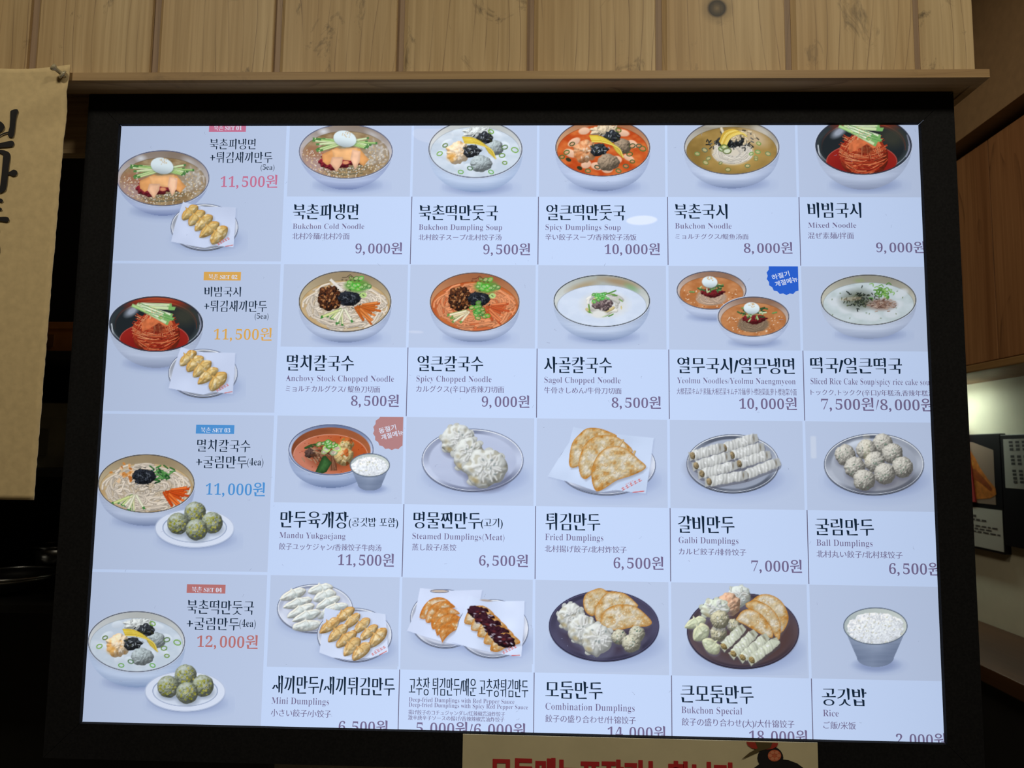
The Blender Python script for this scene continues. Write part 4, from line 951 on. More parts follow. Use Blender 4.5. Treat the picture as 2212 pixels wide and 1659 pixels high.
def fried(p, cx, cy, rx, ry):
    plate(p, cx, cy, rx, ry, (150, 160, 186), (214, 222, 240))
    paper(p, [(1238.4, 922), (1290, 934), (1412, 946), (1405, 1000), (1394.9, 1066), (1355, 1062), (1330, 1058), (1296, 1064), (1240, 1044), (1183, 1029), (1210, 985), (1230, 955)], (198, 214, 242))
    p.stroke([(1232, 1048), (1260, 1058), (1290, 1066)], 3, (120, 130, 156), .9, a=.7)
    Z = lambda L: [(860+x/3.687, 890+y/3.687) for x, y in L]
    moon(p, Z([(1372, 440), (1362, 370), (1385, 250), (1440, 180), (1505, 130), (1600, 130), (1700, 165), (1740, 200), (1600, 260), (1500, 360), (1440, 430)]), seed=3)
    moon(p, Z([(1450, 500), (1438, 400), (1470, 290), (1530, 215), (1620, 185), (1720, 190), (1800, 235), (1870, 310), (1800, 350), (1620, 420), (1540, 500), (1490, 535)]), seed=5)
    p.stroke(Z([(1760, 270), (1790, 225)]), 5, (206, 176, 130), .8); p.stroke(Z([(1870, 350), (1885, 315)]), 5, (206, 176, 130), .8)
    moon(p, Z([(1580, 632), (1545, 560), (1540, 470), (1565, 385), (1620, 310), (1690, 275), (1770, 275), (1850, 315), (1915, 375), (1975, 430), (1940, 470), (1850, 510), (1740, 545), (1650, 605)]), seed=8, nb=40)
    brushmark(p, 1344, 1058, 50, -.48, 1.15); p.stroke([(1367, 1063.5), (1391, 1061)], 1.6, (206, 84, 84), 1)
def rolls(p, cx, cy, rx, ry):
    plate(p, cx, cy, rx, ry, (104, 112, 130), (176, 186, 206), (70, 80, 104))
    p.ell(1560, 1010, 70, 36, (110, 112, 128), soft=22, a=.6)
    q = lambda x, y: (1430+x/3.568, 890+y/3.568); i = 0
    for a, b, c, d in ((485, 275, 700, 205), (240, 335, 440, 278), (545, 332, 750, 275), (268, 412, 490, 348), (600, 398, 800, 335), (312, 475, 540, 418), (650, 482, 872, 395), (368, 536, 620, 490)):
        roll(p, *q(a, b), *q(c, d), 22.5, 100+i); i += 1
def balls(p, cx, cy, rx, ry):
    plate(p, cx, cy, rx, ry, (106, 114, 132), (182, 190, 206), (70, 80, 104))
    p.ell(cx+16, cy+34, 60, 22, (116, 112, 116), soft=18, a=.5); p.ell(cx-40, cy-46, 22, 7, (214, 224, 240), ang=-.3, soft=9, a=.8)
    for i, (x, y) in enumerate(((1700, 245), (1573, 290), (1412, 330), (1775, 320), (1640, 385), (1485, 425), (1852, 425), (1715, 475), (1558, 525))):
        ball(p, 1430+x/3.568, 890+y/3.568, 22.5+(y-350)*.006, 200+i, (188, 186, 178), (92, 122, 104))
def mini(p, *_):
    q = lambda x, y: (580+x/7.373, 1240+y/7.373)
    plate(p, 680.5, 1314, 82, 52.5, (166, 176, 204), (214, 222, 242))
    for i, (x, y, L, W, a) in enumerate(((830, 240, 27, 13, -.1), (400, 320, 28, 13, -.25), (900, 350, 25, 14, -.2), (480, 455, 30, 13, -.2), (950, 450, 28, 12, -.35), (520, 580, 31, 13, -.35), (1080, 530, 26, 11, -.1), (870, 640, 14, 9, -.5), (620, 660, 30, 13, -.25), (610, 815, 32, 14, -.05))):
        gyoza(p, *q(x, y), L, W, a, (206, 214, 214), (222, 218, 204), 300+i)
        p.ell(q(x, y)[0]+4, q(x, y)[1]+1, 5, 3, (150, 168, 170), soft=5, a=.45)
    plate(p, 766, 1371, 81, 58, (140, 150, 180), (214, 222, 240))
    paper(p, [q(900, 540), q(1100, 580), q(1600, 600), q(1860, 640), q(1875, 800), q(1905, 1240), q(1650, 1330), q(1300, 1368), q(1020, 1330), q(810, 1250), q(850, 950), q(870, 740)])
    for i, (x, y, L, W, a) in enumerate(((1215, 645, 25, 13, -.55), (1330, 740, 22, 12, -.65), (985, 815, 25, 13, -.5), (1490, 815, 22, 12, -.65), (1110, 935, 26, 14, -.6), (1600, 925, 24, 12, -.6), (1240, 1030, 27, 14, -.55), (1745, 1005, 26, 14, -.75), (1330, 1150, 24, 15, -.7), (1480, 1225, 26, 14, -.65))):
        gyoza(p, *q(x, y), L, W, a, (206, 176, 122), (184, 130, 66), 320+i, spots=((222, 204, 166), .16, .6))
    brushmark(p, *q(1650, 1290), 36, -.55, .9); p.stroke([q(1770, 1285), q(1880, 1228)], 1.4, (206, 96, 92), 1)
def sauced(p, *_):
    q = lambda x, y: (850+x/3.568, 1230+y/3.568)
    plate(p, 962, 1336, 76, 63, (150, 160, 186), (222, 228, 244))
    paper(p, [q(205, 143), q(400, 165), q(683, 157), q(640, 400), q(560, 595), q(430, 570), q(250, 520), q(105, 472), q(170, 320)], (206, 218, 246))
    p.ell(*q(355, 168), 19, 3.4, (196, 182, 172), ang=.05, soft=1.5); p.ring(*q(355, 168), 19, 3.4, 1, (84, 92, 120))
    for i, (x, y) in enumerate(((330, 285), (365, 315), (400, 365), (425, 415), (455, 470))):
        moon(p, [q(x-130+i*12, y+85), q(x-105, y+10), q(x-55, y-48), q(x+5, y-70), q(x+65, y-62), q(x+112, y-25), q(x+70, y-15), q(x+10, y+5), q(x-40, y+45), q(x-80, y+95)], (206, 152, 92), (196, 118, 48), 400+i, 12)
    plate(p, 1065, 1357.5, 77, 63, (150, 160, 186), (222, 228, 244))
    paper(p, [q(580, 200), q(720, 245), q(1010, 243), q(1005, 420), q(985, 672), q(850, 655), q(760, 640), q(600, 605), q(448, 560), q(520, 380)], (208, 221, 248))
    p.ell(*q(715, 240), 13, 2.4, (176, 166, 164), ang=.1, soft=1.2)
    for i, (x, y) in enumerate(((650, 350), (700, 400), (750, 450), (800, 505), (850, 560))):
        P = [q(x-105, y+60), q(x-85, y-10), q(x-35, y-62), q(x+40, y-70), q(x+105, y-30), q(x+125, y+10), q(x+40, y+30), q(x-30, y+70), q(x-70, y+75)]
        moon(p, P, (206, 172, 118), (190, 128, 60), 420+i, 8)
        p.blob(*q(x+12, y-10), 24, 15, (56, 28, 38), 440+i, lump=.16, lf=6, bump=.7, bf=.16, ang=.35, dark=(30, 12, 20), amb=.5)
        r = random.Random(i)
        for k in range(8): a, b = r.uniform(-55, 70), r.uniform(-45, 25); p.ell(*q(x+a, y+b), 3.2, 1.1, (206, 206, 222), ang=r.uniform(-.3, .9), soft=1.3, a=.75)
        for k in range(4): p.ell(*q(x+r.uniform(-60, 60), y+r.uniform(-30, 30)), 4, 2, (104, 40, 44), soft=2, a=.7)
    brushmark(p, *q(845, 645), 34, -.45, .95); p.stroke([q(912, 663), q(972, 661)], 1.5, (206, 84, 80), 1)
def combo(p, cx, cy, rx, ry):
    q = lambda x, y: (1160+x/7.373, 1250+y/7.373)
    plate(p, cx, cy, rx, ry, (66, 64, 88), (78, 76, 102), (48, 48, 74), dark=True, flat=.88)
    p.ell(cx, cy+4, rx*.78, ry*.76, (68, 58, 72), soft=16, a=.8)
    moon(p, [q(*t) for t in ((760, 500), (735, 370), (770, 250), (880, 185), (1010, 150), (1120, 200), (1200, 230), (1100, 330), (1000, 480), (900, 590), (820, 570))], seed=11)
    moon(p, [q(*t) for t in ((960, 690), (915, 540), (960, 400), (1050, 280), (1150, 205), (1290, 210), (1420, 250), (1560, 370), (1600, 450), (1350, 520), (1150, 640), (1040, 700))], seed=12)
    moon(p, [q(*t) for t in ((1160, 820), (1020, 740), (1015, 650), (1060, 540), (1130, 470), (1250, 420), (1400, 410), (1560, 440), (1700, 540), (1830, 690), (1750, 760), (1560, 765), (1350, 810))], seed=13, nb=46)
    for i, (x, y, a, b) in enumerate(((540, 610, 29, 30), (720, 810, 29, 33), (955, 970, 36, 35))): bun(p, *q(x, y), a, b, 75+i)
    for i, (x, y, R) in enumerate(((1590, 880, 17.5), (1310, 930, 17), (1500, 1030, 20))): ball(p, *q(x, y), R, 230+i, (186, 184, 166), (74, 104, 92))
def special(p, cx, cy, rx, ry):
    q = lambda x, y: (1440+x/3.568, 1240+y/3.568)
    plate(p, cx, cy, rx, ry, (70, 62, 76), (92, 78, 84), (44, 42, 62), dark=True, flat=.9)
    p.ell(cx+20, cy+10, rx*.74, ry*.72, (82, 62, 60), soft=18, a=.8)
    bun(p, *q(560, 175), 24, 24, 90, (196, 204, 200)); p.stroke([q(497, 130), q(490, 98)], 6, (206, 212, 206), .75, taper=.4); p.stroke([q(575, 140), q(580, 105)], 6, (206, 212, 206), .75, taper=.4)
    p.blob(*q(470, 235), 27, 25, (206, 172, 146), 91, lump=.08, bump=.7, bf=.16, dark=(176, 130, 104), amb=.62)
    bun(p, *q(370, 270), 31, 22, 92, (196, 204, 190))
    moon(p, [q(*t) for t in ((880, 455), (820, 380), (640, 240), (660, 200), (720, 160), (800, 160), (880, 205), (930, 290), (935, 370))], seed=21)
    moon(p, [q(*t) for t in ((860, 510), (780, 400), (610, 250), (650, 210), (700, 205), (780, 240), (840, 300), (875, 370), (878, 440))], seed=22)
    moon(p, [q(*t) for t in ((815, 490), (740, 470), (620, 400), (540, 360), (545, 330), (590, 280), (660, 275), (730, 310), (780, 370), (815, 430))], seed=23, nb=20)
    for i, (x, y, R) in enumerate(((512, 395, 14), (400, 455, 18), (410, 350, 20))): ball(p, *q(x, y), R, 240+i, (186, 182, 156), (92, 104, 92))
    for i, (x, y, L, W, a) in enumerate(((225, 375, 23, 13, -.25), (265, 450, 20, 19, -.5), (345, 555, 22, 16, .9))): gyoza(p, *q(x, y), L, W, a, (196, 204, 176), (206, 206, 172), 350+i)
    for i, (a, b, c, d) in enumerate(((445, 555, 570, 430), (518, 612, 660, 470), (590, 640, 750, 500), (660, 660, 830, 530))): roll(p, *q(a, b), *q(c, d), 22, 140+i, (190, 196, 178), (156, 136, 92), (214, 218, 204))
    p.poly([q(800, 500), q(875, 518), q(830, 560)], (196, 202, 184))
def friedset(p, cx, cy, rx, ry, off):
    """five small fried dumplings on paper over a steel plate (both sets); off = centre"""
    k = rx/73; q = lambda x, y: (cx+(x-1175)/5.82*k, cy+(y-1045)/5.82*k)
    plate(p, cx, cy, rx, ry, (140, 146, 158), (206, 213, 230))
    paper(p, [q(905, 730), q(1040, 770), q(1180, 790), q(1570, 800), q(1560, 1000), q(1540, 1300), q(1400, 1290), q(1290, 1275), q(1180, 1310), q(1000, 1280), q(755, 1230), q(810, 1000)], (206, 218, 246))
    for i, (x, y, L, W, a) in enumerate(((992, 862, 22, 12.5, -.6), (1075, 930, 23, 13, -.6), (1165, 990, 24, 13.5, -.6), (1240, 1075, 25, 13, -.55), (1355, 1145, 25, 15, -.7))):
        gyoza(p, *q(x, y), L*k, W*k, a, (206, 178, 116), (190, 140, 66), 360+i, spots=((222, 206, 166), .14, .62))
    brushmark(p, *q(1345, 1268), 30*k, -.5, .85); p.stroke([q(1440, 1290), q(1530, 1275)], 1.3, (206, 96, 90), 1)
def jadeset(p, cx, cy, rx, ry):
    k = rx/86; shadow(p, cx, cy+ry*.6, rx*.9, ry*.6, .5)
    p.ell(cx, cy+2.5, rx, ry, (150, 166, 200)); p.ell(cx, cy, rx, ry, (216, 226, 246)); p.ring(cx, cy, rx-.8, ry-.8, 1.2, (176, 190, 218))
    p.ring(cx, cy-1, rx*.80, ry*.74, 2.2, (128, 144, 178), half=None, a=.9); p.ell(cx, cy-.5, rx*.79, ry*.73, (214, 225, 244), soft=2)
    p.ell(cx-2, cy+6, rx*.5, ry*.4, (176, 188, 210), soft=14, a=.6)
    for i, (x, y) in enumerate(((1, -34), (-36, -10), (38, -12), (4, 3))): jadeball(p, cx+x*k, cy+y*k, 23.6*k, 500+i)
def pic_list():
    """(card key, canvas box, painter)"""
    P = []
    def add(key, x0, y0, x1, y1, fn): P.append((key, (x0, y0, x1, y1), fn))
    add('s1', 246, 316, 536, 556, lambda p: (naengmyeon(p, 352, 385, 101, 61, 466), friedset(p, 441.7, 490, 73, 50, 0)))
    add('s2', 226, 632, 532, 872, lambda p: (bibim(p, 337, 700, 102, 60.5, 795), friedset(p, 438.5, 805.6, 75, 52, 0)))
    add('s3', 206, 972, 526, 1204, lambda p: (kalguksu(p, 316, 1044.6, 105, 64, 1136, sett=True), jadeset(p, 420.5, 1141, 85.5, 42)))
    add('s4', 184, 1312, 508, 1556, lambda p: (manduguk(p, 294.7, 1386, 105.7, 66.5, 1485), jadeset(p, 400, 1493.5, 87, 43.5)))
    add('11', 630, 258, 872, 424, lambda p: naengmyeon(p, 747, 327, 102, 60, 410))
    add('12', 908, 252, 1152, 426, lambda p: manduguk(p, 1027, 322, 102, 63, 415))
    add('13', 1182, 250, 1430, 424, lambda p: manduguk(p, 1302, 319, 103, 63, 413, True))
    add('14', 1462, 252, 1706, 420, lambda p: guksi(p, 1580.6, 318, 103.6, 60, 407))
    add('15', 1746, 244, 1984, 420, lambda p: bibim(p, 1865.5, 314, 104.6, 64, 410))
    add('21', 628, 578, 868, 750, lambda p: kalguksu(p, 745.3, 651.4, 100.6, 66.7, 740))
    add('22', 912, 582, 1150, 752, lambda p: kalguksu(p, 1025.5, 652.5, 97.5, 64.6, 739, red=True))
    add('23', 1180, 586, 1430, 752, lambda p: sagol(p, 1300, 650, 104.7, 57, 737))
    add('24', 1452, 580, 1724, 754, lambda p: (yeolmu(p, 1537, 627, 76, 42.5, 691, False), yeolmu(p, 1627.6, 684, 78, 44, 747, True)))
    add('25', 1758, 586, 2004, 754, lambda p: tteokguk(p, 1876, 648, 104, 55.5, 732))
    add('31', 610, 908, 872, 1084, lambda p: (yukgaejang(p, 715, 971.7, 92.6, 56, 1054), cup(p, 799, 1005, 43, 25.4, 1060, 26, 7)))
    add('32', 898, 912, 1152, 1088, lambda p: steamed(p, 1021, 993.5, 110, 67.5))
    add('33', 1176, 914, 1442, 1092, lambda p: fried(p, 1310.6, 1004.5, 106, 64))
    add('34', 1466, 926, 1726, 1094, lambda p: rolls(p, 1583, 1001, 100, 63))
    add('35', 1766, 928, 2012, 1100, lambda p: balls(p, 1888, 1002.4, 108, 66))
    add('41', 588, 1250, 862, 1440, lambda p: mini(p))
    add('42', 876, 1262, 1152, 1446, lambda p: sauced(p))
    add('43', 1172, 1262, 1446, 1452, lambda p: combo(p, 1304.8, 1351.7, 119, 76))
    add('44', 1466, 1256, 1744, 1460, lambda p: special(p, 1605, 1362.6, 121, 81))
    add('45', 1808, 1300, 1990, 1460, lambda p: cup(p, 1891, 1352.5, 69, 40, 1441, 40, 9))
    return P
# ------------------------------------------------------------------ the setting
def struct(o, label=None): return tag(o, label, kind='structure')
YP = -0.034                                    # front face of the plank panelling
XW, XC = 1.45, 1.16                            # kitchen side wall, cabinet fronts
struct(box('floor', (-3.6, -9.6, -.05), (3.6, 3.6, 0), plain('floor_tile', (160, 148, 130), .5, noise=.1, scale=6)))
struct(box('ceiling', (-3.6, -9.6, CEIL), (3.6, 3.6, CEIL+.06), plain('ceiling_paint', (150, 136, 116), .85, noise=.05, scale=8)))
struct(box('wall_back', (-3.6, -9.66, 0), (3.6, -9.6, CEIL), plain('dining_wall', (132, 112, 88), .8, noise=.06, scale=5)))
struct(box('wall_left', (-3.66, -9.6, 0), (-3.6, 3.6, CEIL), M['dark']))
struct(box('wall_right', (3.6, -9.6, 0), (3.66, 3.6, CEIL), plain('dining_wall_side', (120, 102, 82), .8, noise=.06, scale=5)))
struct(box('wall_front', (-3.6, 3.6, 0), (3.6, 3.66, CEIL), M['dark']))
# timber box above the screen: backing, planks, rail
xr = onY(2103.5, 75, YP)[0]
zb = onY(1100, 160, YP)[2]                      # lower edge of the planks
panel = struct(box('wall_upper', (-2.2, YP+.0065, zb-.0005), (xr-.002, YP+.14, CEIL), M['groove']))
seams = [onY(x, 80, YP)[0] for x in (75, 340, 604, 871, 1153, 1431, 1711, 1990)]
edges = [seams[0]-.182*k for k in range(8, 0, -1)]+seams+[xr]
for i, (a, b) in enumerate(zip(edges, edges[1:])):
    g0, g1 = (.0012, .0012) if i < len(edges)-2 else (.0012, 0)
    bm = bmesh.new(); ch, dp = .0062, .0055
    g0, g1 = (.0004, .0100) if g1 else (.0004, 0)
    prof = [(a+g0, YP+.014), (a+g0, YP+dp), (a+g0+ch, YP), (b-g1-.0012, YP), (b-g1, YP+.0012), (b-g1, YP+.014)]
    c0 = (a+b)/2
    v0 = [bm.verts.new((x-c0, y, 0)) for x, y in prof]; v1 = [bm.verts.new((x-c0, y, CEIL-zb)) for x, y in prof]
    for k in range(6): bm.faces.new((v0[k], v0[(k+1) % 6], v1[(k+1) % 6], v1[k]))
    bm.faces.new(v0[::-1]); bm.faces.new(v1)
    mat = M['plank']
    if i == 13:
        kx = onY(1549, 18, YP); mat = wood('pine_plank_knot', (210, 186, 146), (182, 150, 106), (118, 92, 70), smudge=.5, lines=.95, knot=(kx[0]-c0, YP, kx[2]-zb))
    o = from_bm('plank', bm, mat); o.location = (c0, 0, zb); o.parent = panel
# rail under the planks: front run and a return along the right end, mitred
zt = zb+.001; yf = YP-.014; zu = onY(1100, 174, yf)[2]; xe = onY(2138, 160, yf)[0]
rail = struct(mesh('trim_1', [], []))
def rail_run(name, path_in, path_out):
    """profile swept between two plan lines: back edge (wall side) and front edge"""
    (ax, ay), (bx, by) = path_in; (cx_, cy_), (dx_, dy_) = path_out
    r = .004
    bm = bmesh.new()
    def ring(ix, iy, ox, oy):
        P = [(ix, iy, zt), (ox+(ix-ox)*.25, oy+(iy-oy)*.25, zt), (ox, oy, zt-r), (ox, oy, zu+r*.6), (ox+(ix-ox)*.08, oy+(iy-oy)*.08, zu), (ox+(ix-ox)*.50, oy+(iy-oy)*.50, zu-.0005), (ox+(ix-ox)*.52, oy+(iy-oy)*.52, zu+.0015), (ix, iy, zu+.0015)]
        return [bm.verts.new(p) for p in P]
    A0, A1 = ring(ax, ay, cx_, cy_), ring(bx, by, dx_, dy_); n = len(A0)
    for k in range(n): bm.faces.new((A0[k], A0[(k+1) % n], A1[(k+1) % n], A1[k]))
    bm.faces.new(A0[::-1]); bm.faces.new(A1)
    return bm
yb_ = -.0092
bm = rail_run('rail', ((-2.2, yb_), (xr-.02, yb_)), ((-2.2, yf), (xe, yf)))
from_bm('front_rail', bm, M['rail'], rail)
bm = rail_run('rail', ((xr-.02, yb_), (xr-.02, .12)), ((xe, yf), (xe, .12)))
from_bm('return_rail', bm, M['rail'], rail)
# timber board behind the banner
p0, p1 = onY(140, 205, .03), onY(196, 331, .03)
struct(box('trim_2', (-1.3, .03, p1[2]), (-.640, .05, Z0+.52), wood('shaded_board', (206, 178, 138), (184, 154, 116), (120, 96, 70), along='X')))

# ------------------------------------------------------------------ kitchen seen past the right edge of the screen
def sx(x, y, X): return onX(x, y, X)
yN, yF = -.10, 3.58                              # near / far ends of the side wall run
struct(box('wall_kitchen', (XW, yN, 0), (XW+.05, yF, CEIL), M['cream']))
zc_b = sx(2082, 792, XC)[2]; zc_t = sx(2140, 292, XC)[2]
bulk = struct(box('trim_3', (XC-.035, yN, zc_t+.018), (XW, yF, CEIL), M['bulk']))
cab = empty('wall_cabinet', (XC+.13, 1.4, zc_b)); tag(cab, 'brown wood veneer wall cabinet above the lit cream wall', 'cabinet')
box('carcass', (XC+.02, yN, zc_b), (XW, yF, zc_t-.004), M['walnut'], cab)
yd = sx(2143, 500, XC)[1]
ys = [yd-.52, yd, yd+.52, yd+1.04, yd+1.56]
for a, b in zip([yN]+ys, ys+[yF]):
    if b-a > .05: box('door', (XC, a+.0015, zc_b+.002), (XC+.019, b-.0015, zc_t-.006), M['walnut'], cab, .0015)
z1 = sx(2082, 808, XC)[2]
box('light_rail', (XC-.004, yN, z1), (XC+.02, yF, zc_b), wood('light_rail_wood', (168, 136, 92), (140, 106, 66), (100, 72, 44), along='Y'), cab, .003)
# lamp bar under the cabinet
ly = sx(2096, 900, XW)[1]
LX = XW-.11-XC-.15
lamp = empty('cabinet_lamp', (XC+LX+.16, ly+.1, zc_b-.02)); tag(lamp, 'slim white lamp bar under the brown wall cabinet', 'lamp')
box('housing', (XC+LX+.13, ly-.10, zc_b-.014), (XC+LX+.17, ly+.34, zc_b-.001), plain('lamp_housing', (210, 210, 205), .4), lamp, .002)
box('diffuser', (XC+LX+.134, ly-.096, zc_b-.018), (XC+LX+.166, ly+.336, zc_b-.0135), plain('lamp_diffuser', (255, 255, 240), .5, emit=((236, 252, 234), 33.0)), lamp)
# counter
zk = sx(2106, 1336, XW)[2]
ctr = empty('kitchen_counter', (XW-.2, 1.4, 0)); tag(ctr, 'brown wood kitchen counter below the framed food posters', 'counter')
box('worktop', (XW-.30, yN, zk-.04), (XW-.003, yF-.003, zk), M['counter'], ctr, .003)
box('base_unit', (XW-.28, yN, 0), (XW-.003, yF-.003, zk-.04), M['dark'], ctr)
# framed posters on the side wall
def poster(name, label, x0, x1, yt, yb):
    """board leaning flat on the side wall; x0 = far (left) pixel edge, x1 = near edge"""
    a = sx(x0, yt, XW); b = sx(x1, yt, XW); z1_, z0_ = sx(x1, yt, XW)[2], sx(x1, yb, XW)[2]
    root = empty(name, (XW, (a[1]+b[1])/2, z0_)); tag(root, label, 'poster')
    return root, max(a[1], b[1]), min(a[1], b[1]), z0_, z1_
blackp = plain('poster_black', (22, 20, 24), .4)
whitep = plain('poster_white', (178, 176, 168), .5)
root, yA, yB, z0_, z1_ = poster('dumpling_poster', 'black framed poster with an orange fried dumpling photo and white caption', 2060, 2172, 936, 1196)
box('backing_board', (XW-.018, yB, z0_), (XW, yA, z1_), blackp, root, .002)
H_ = z1_-z0_; W_ = yA-yB
def on_wall(pts, name, mat, root, lift):
    """flat print on a poster: (u towards the far end, v up), both 0..1 of the board"""
    V = [Vector((XW-.018-lift, yB+u*W_, z0_+v*H_)) for u, v in pts]
    T = tessellate_polygon([V]); return mesh(name, V, T, mat, root)
on_wall([(.12, .40), (.12, .86), (.5, .93), (.9, .93), (.9, .40)], 'photo_print', plain('photo_table', (132, 112, 98), .5), root, .0006)
def dome(cu, cv, ru, rv, k0=0): return [(cu+ru*math.cos(t*6.283/28)*(1+.06*math.sin(t*1.7+k0)), cv+rv*math.sin(t*6.283/28)*(1+.05*math.cos(t*2.3+k0))) for t in range(28)]
on_wall([(1, .92), (0.72, .92), (0.58, .88), (0.47, .80), (0.38, .71), (0.25, .62), (0.11, .54), (0.10, .49), (0.22, .45), (0.49, .43), (0.72, .405), (1, .40)], 'dumpling_print', plain('dumpling_orange', (176, 104, 44), .45, noise=.35, scale=60), root, .0012)
on_wall([(1, .89), (0.74, .88), (0.60, .83), (0.49, .75), (0.51, .72), (0.66, .74), (1, .72)], 'dumpling_print', plain('dumpling_gold', (206, 142, 66), .45, noise=.2, scale=60), root, .0018)
on_wall([(1, .70), (0.69, .71), (0.45, .69), (0.29, .61), (0.16, .53), (0.20, .51), (0.38, .58), (0.63, .63), (1, .62)], 'dumpling_print', plain('dumpling_brown', (138, 66, 30), .45, noise=.3, scale=60), root, .0018)
on_wall([(.02, .02), (.02, .36), (.96, .36), (.96, .02)], 'caption_print', whitep, root, .0006)
ink = plain('caption_ink', (60, 56, 56), .6)
r_ = random.Random(3)
for k, (v, h, u0, u1) in enumerate(((.315, .026, .55, .95), (.275, .02, .5, .95), (.245, .016, .38, .95), (.195, .012, .12, .95), (.170, .012, .2, .95), (.145, .012, .1, .95))):
    u = u1
    while u > u0:
        w_ = r_.uniform(.05, .11); on_wall([(u-w_, v), (u-w_, v+h), (u, v+h), (u, v)], 'caption_line', ink, root, .0011); u -= w_+.025
root, yA, yB, z0_, z1_ = poster('text_poster', 'black framed white poster covered in rows of black lettering', 2176, 2330, 934, 1206)
H_ = z1_-z0_; W_ = yA-yB
box('backing_board', (XW-.022, yB, z0_), (XW, yA, z1_), blackp, root, .002)
on_wall([(.03, .52), (.03, .96), (.95, .96), (.95, .52)], 'text_print', whitep, root, .0045)
for c_ in range(9):
    for k in range(12):
        if k in (3, 7): continue
        v = .92-.032*k; u = .80-.10*c_-.004*k
        on_wall([(u, v), (u, v+.022), (u+.06, v+.022), (u+.06, v)], 'caption_line', ink, root, .0050)
# red pennant hanging in front of the posters, tucked behind the frame
bm = bmesh.new(); q = [sx(*t, XW-.0235) for t in ((2070, 905), (2087, 930), (2107, 1085), (2070, 1083))]
v0 = [bm.verts.new(tuple(t)) for t in q]; v1 = [bm.verts.new((t[0]+.004, t[1], t[2])) for t in q]
bm.faces.new(v0); bm.faces.new(v1[::-1])
for k in range(4): bm.faces.new((v0[k], v0[(k+1) % 4], v1[(k+1) % 4], v1[k]))
tag(from_bm('red_pennant', bm, plain('pennant_red', (150, 34, 34), .7)), 'dark red cloth pennant hanging beside the dumpling poster', 'pennant')

# ------------------------------------------------------------------ lamps mirrored in the screen, then fixtures of the added fill lights
def downlight(x, y, label, big=False, glow=5.0):
    root = empty('ceiling_downlight', (x, y, CEIL)); tag(root, label, 'lamp', 'downlights over the dining room')
    R = .17 if big else .085
    lathe('trim_ring', [(R, -.012), (R*1.14, -.012), (R*1.14, -.001), (R, -.001)], plain('lamp_ring', (225, 220, 210), .4), root, 32, (x, y, CEIL), ring=True)
    lathe('diffuser', [(.001, -.009), (R, -.009), (R, -.004), (.001, -.004)], plain('downlight_glow', (255, 240, 214), .5, emit=((255, 232, 196), glow)), root, 32, (x, y, CEIL))
def mirror_spot(px, py):
    """where the lamp mirrored at this screen pixel hangs on the ceiling"""
    d = ray(px, py); t = (0-CAM[1])/d[1]; P = CAM+d*t; d = d*np.array([1, -1, 1]); return P+d*((CEIL-P[2])/d[2])
for px, py, g in ((1386, 472, 6.0), (936, 286, 1.6), (662, 478, 1.2), (1838, 643, 4.0), (898, 715, 3.0), (1652, 723, 3.0), (1885, 776, 4.0)):
    q = mirror_spot(px, py)
    if q[1] > -9.3 and abs(q[0]) < 3.4: downlight(q[0], q[1], 'small round warm downlight set into the dining room ceiling', False, g)
def tube_lamp(px, py, dist, h, label):
    d = ray(px, py); t = (0-CAM[1])/d[1]; P = CAM+d*t; d = d*np.array([1, -1, 1]); q = P+d*(dist/abs(d[1]))
    root = empty('pendant_lamp', tuple(q)); tag(root, label, 'lamp')
    lathe('glass_tube', [(.004, -h/2), (.022, -h/2+.004), (.022, h/2-.004), (.004, h/2)], plain('tube_glow', (255, 244, 196), .5, emit=((255, 240, 176), 2.6)), root, 20, tuple(q))
    lathe('cord', [(.003, h/2), (.003, CEIL-q[2])], M['dark'], root, 8, tuple(q))
tube_lamp(1757, 966, 5.2, .19, 'short glowing tube pendant on a cord')
tube_lamp(1872, 970, 4.2, .21, 'longer glowing tube pendant on a cord')
for x, y, lb in ((.55, -.95, 'round flush ceiling lamp, added out of view to light the knotted plank side'), (-.75, -1.0, 'round flush ceiling lamp, added out of view to light the tan banner side'), (.30, .42, 'round flush ceiling lamp, added out of view to brighten the kitchen')):
    root = empty('added_ceiling_lamp', (x, y, CEIL)); tag(root, lb, 'lamp')  # plain housings for the added out-of-view fill lights
    lathe('added_lamp_body', [(.001, -.028), (.165, -.028), (.172, -.02), (.172, -.001), (.001, -.001)], plain('lamp_white', (230, 226, 216), .5), root, 40, (x, y, CEIL))

# ------------------------------------------------------------------ the menu screen
disp = empty('menu_display', (0, 0, Z0-.487)); tag(disp, 'large black framed digital menu screen showing rows of dishes with prices', 'screen')
W2, H2, FO, FI = .649, .4865, .6002, .4388      # half sizes: frame outer, opening
SW = screen_mat('screen_white', CARD); SP = screen_mat('screen_panel_grey', PANEL)
SPIC = screen_mat('screen_picture', None, False)
INK = screen_mat('ink_navy', (20, 38, 58), False); SUB = screen_mat('ink_mauve', (112, 102, 138), False); PRC = screen_mat('ink_price', (116, 106, 142), False)
LINE = screen_mat('ink_line', (104, 100, 126), False); WHT = screen_mat('ink_white', (216, 226, 246), False)
def frame_rail(pts):
    """one mitred side of the frame; pts are the outer pair then the inner pair (x, z)"""
    (ax, az), (bx, bz), (cx_, cz), (dx_, dz) = pts
    bm = bmesh.new(); y0, y1 = -.009, .055
    o = [bm.verts.new((x, y, z+Z0)) for y in (y0, y1) for x, z in pts]
    for f in ((0, 1, 2, 3), (7, 6, 5, 4), (0, 4, 5, 1), (1, 5, 6, 2), (2, 6, 7, 3), (3, 7, 4, 0)): bm.faces.new([o[i] for i in f])
    # the inner face starts just in front of the picture plane
    for i in (6, 7): o[i].co.y = -.0016
    return from_bm('frame_rail', bm, M['frame'], disp)
g = .00035
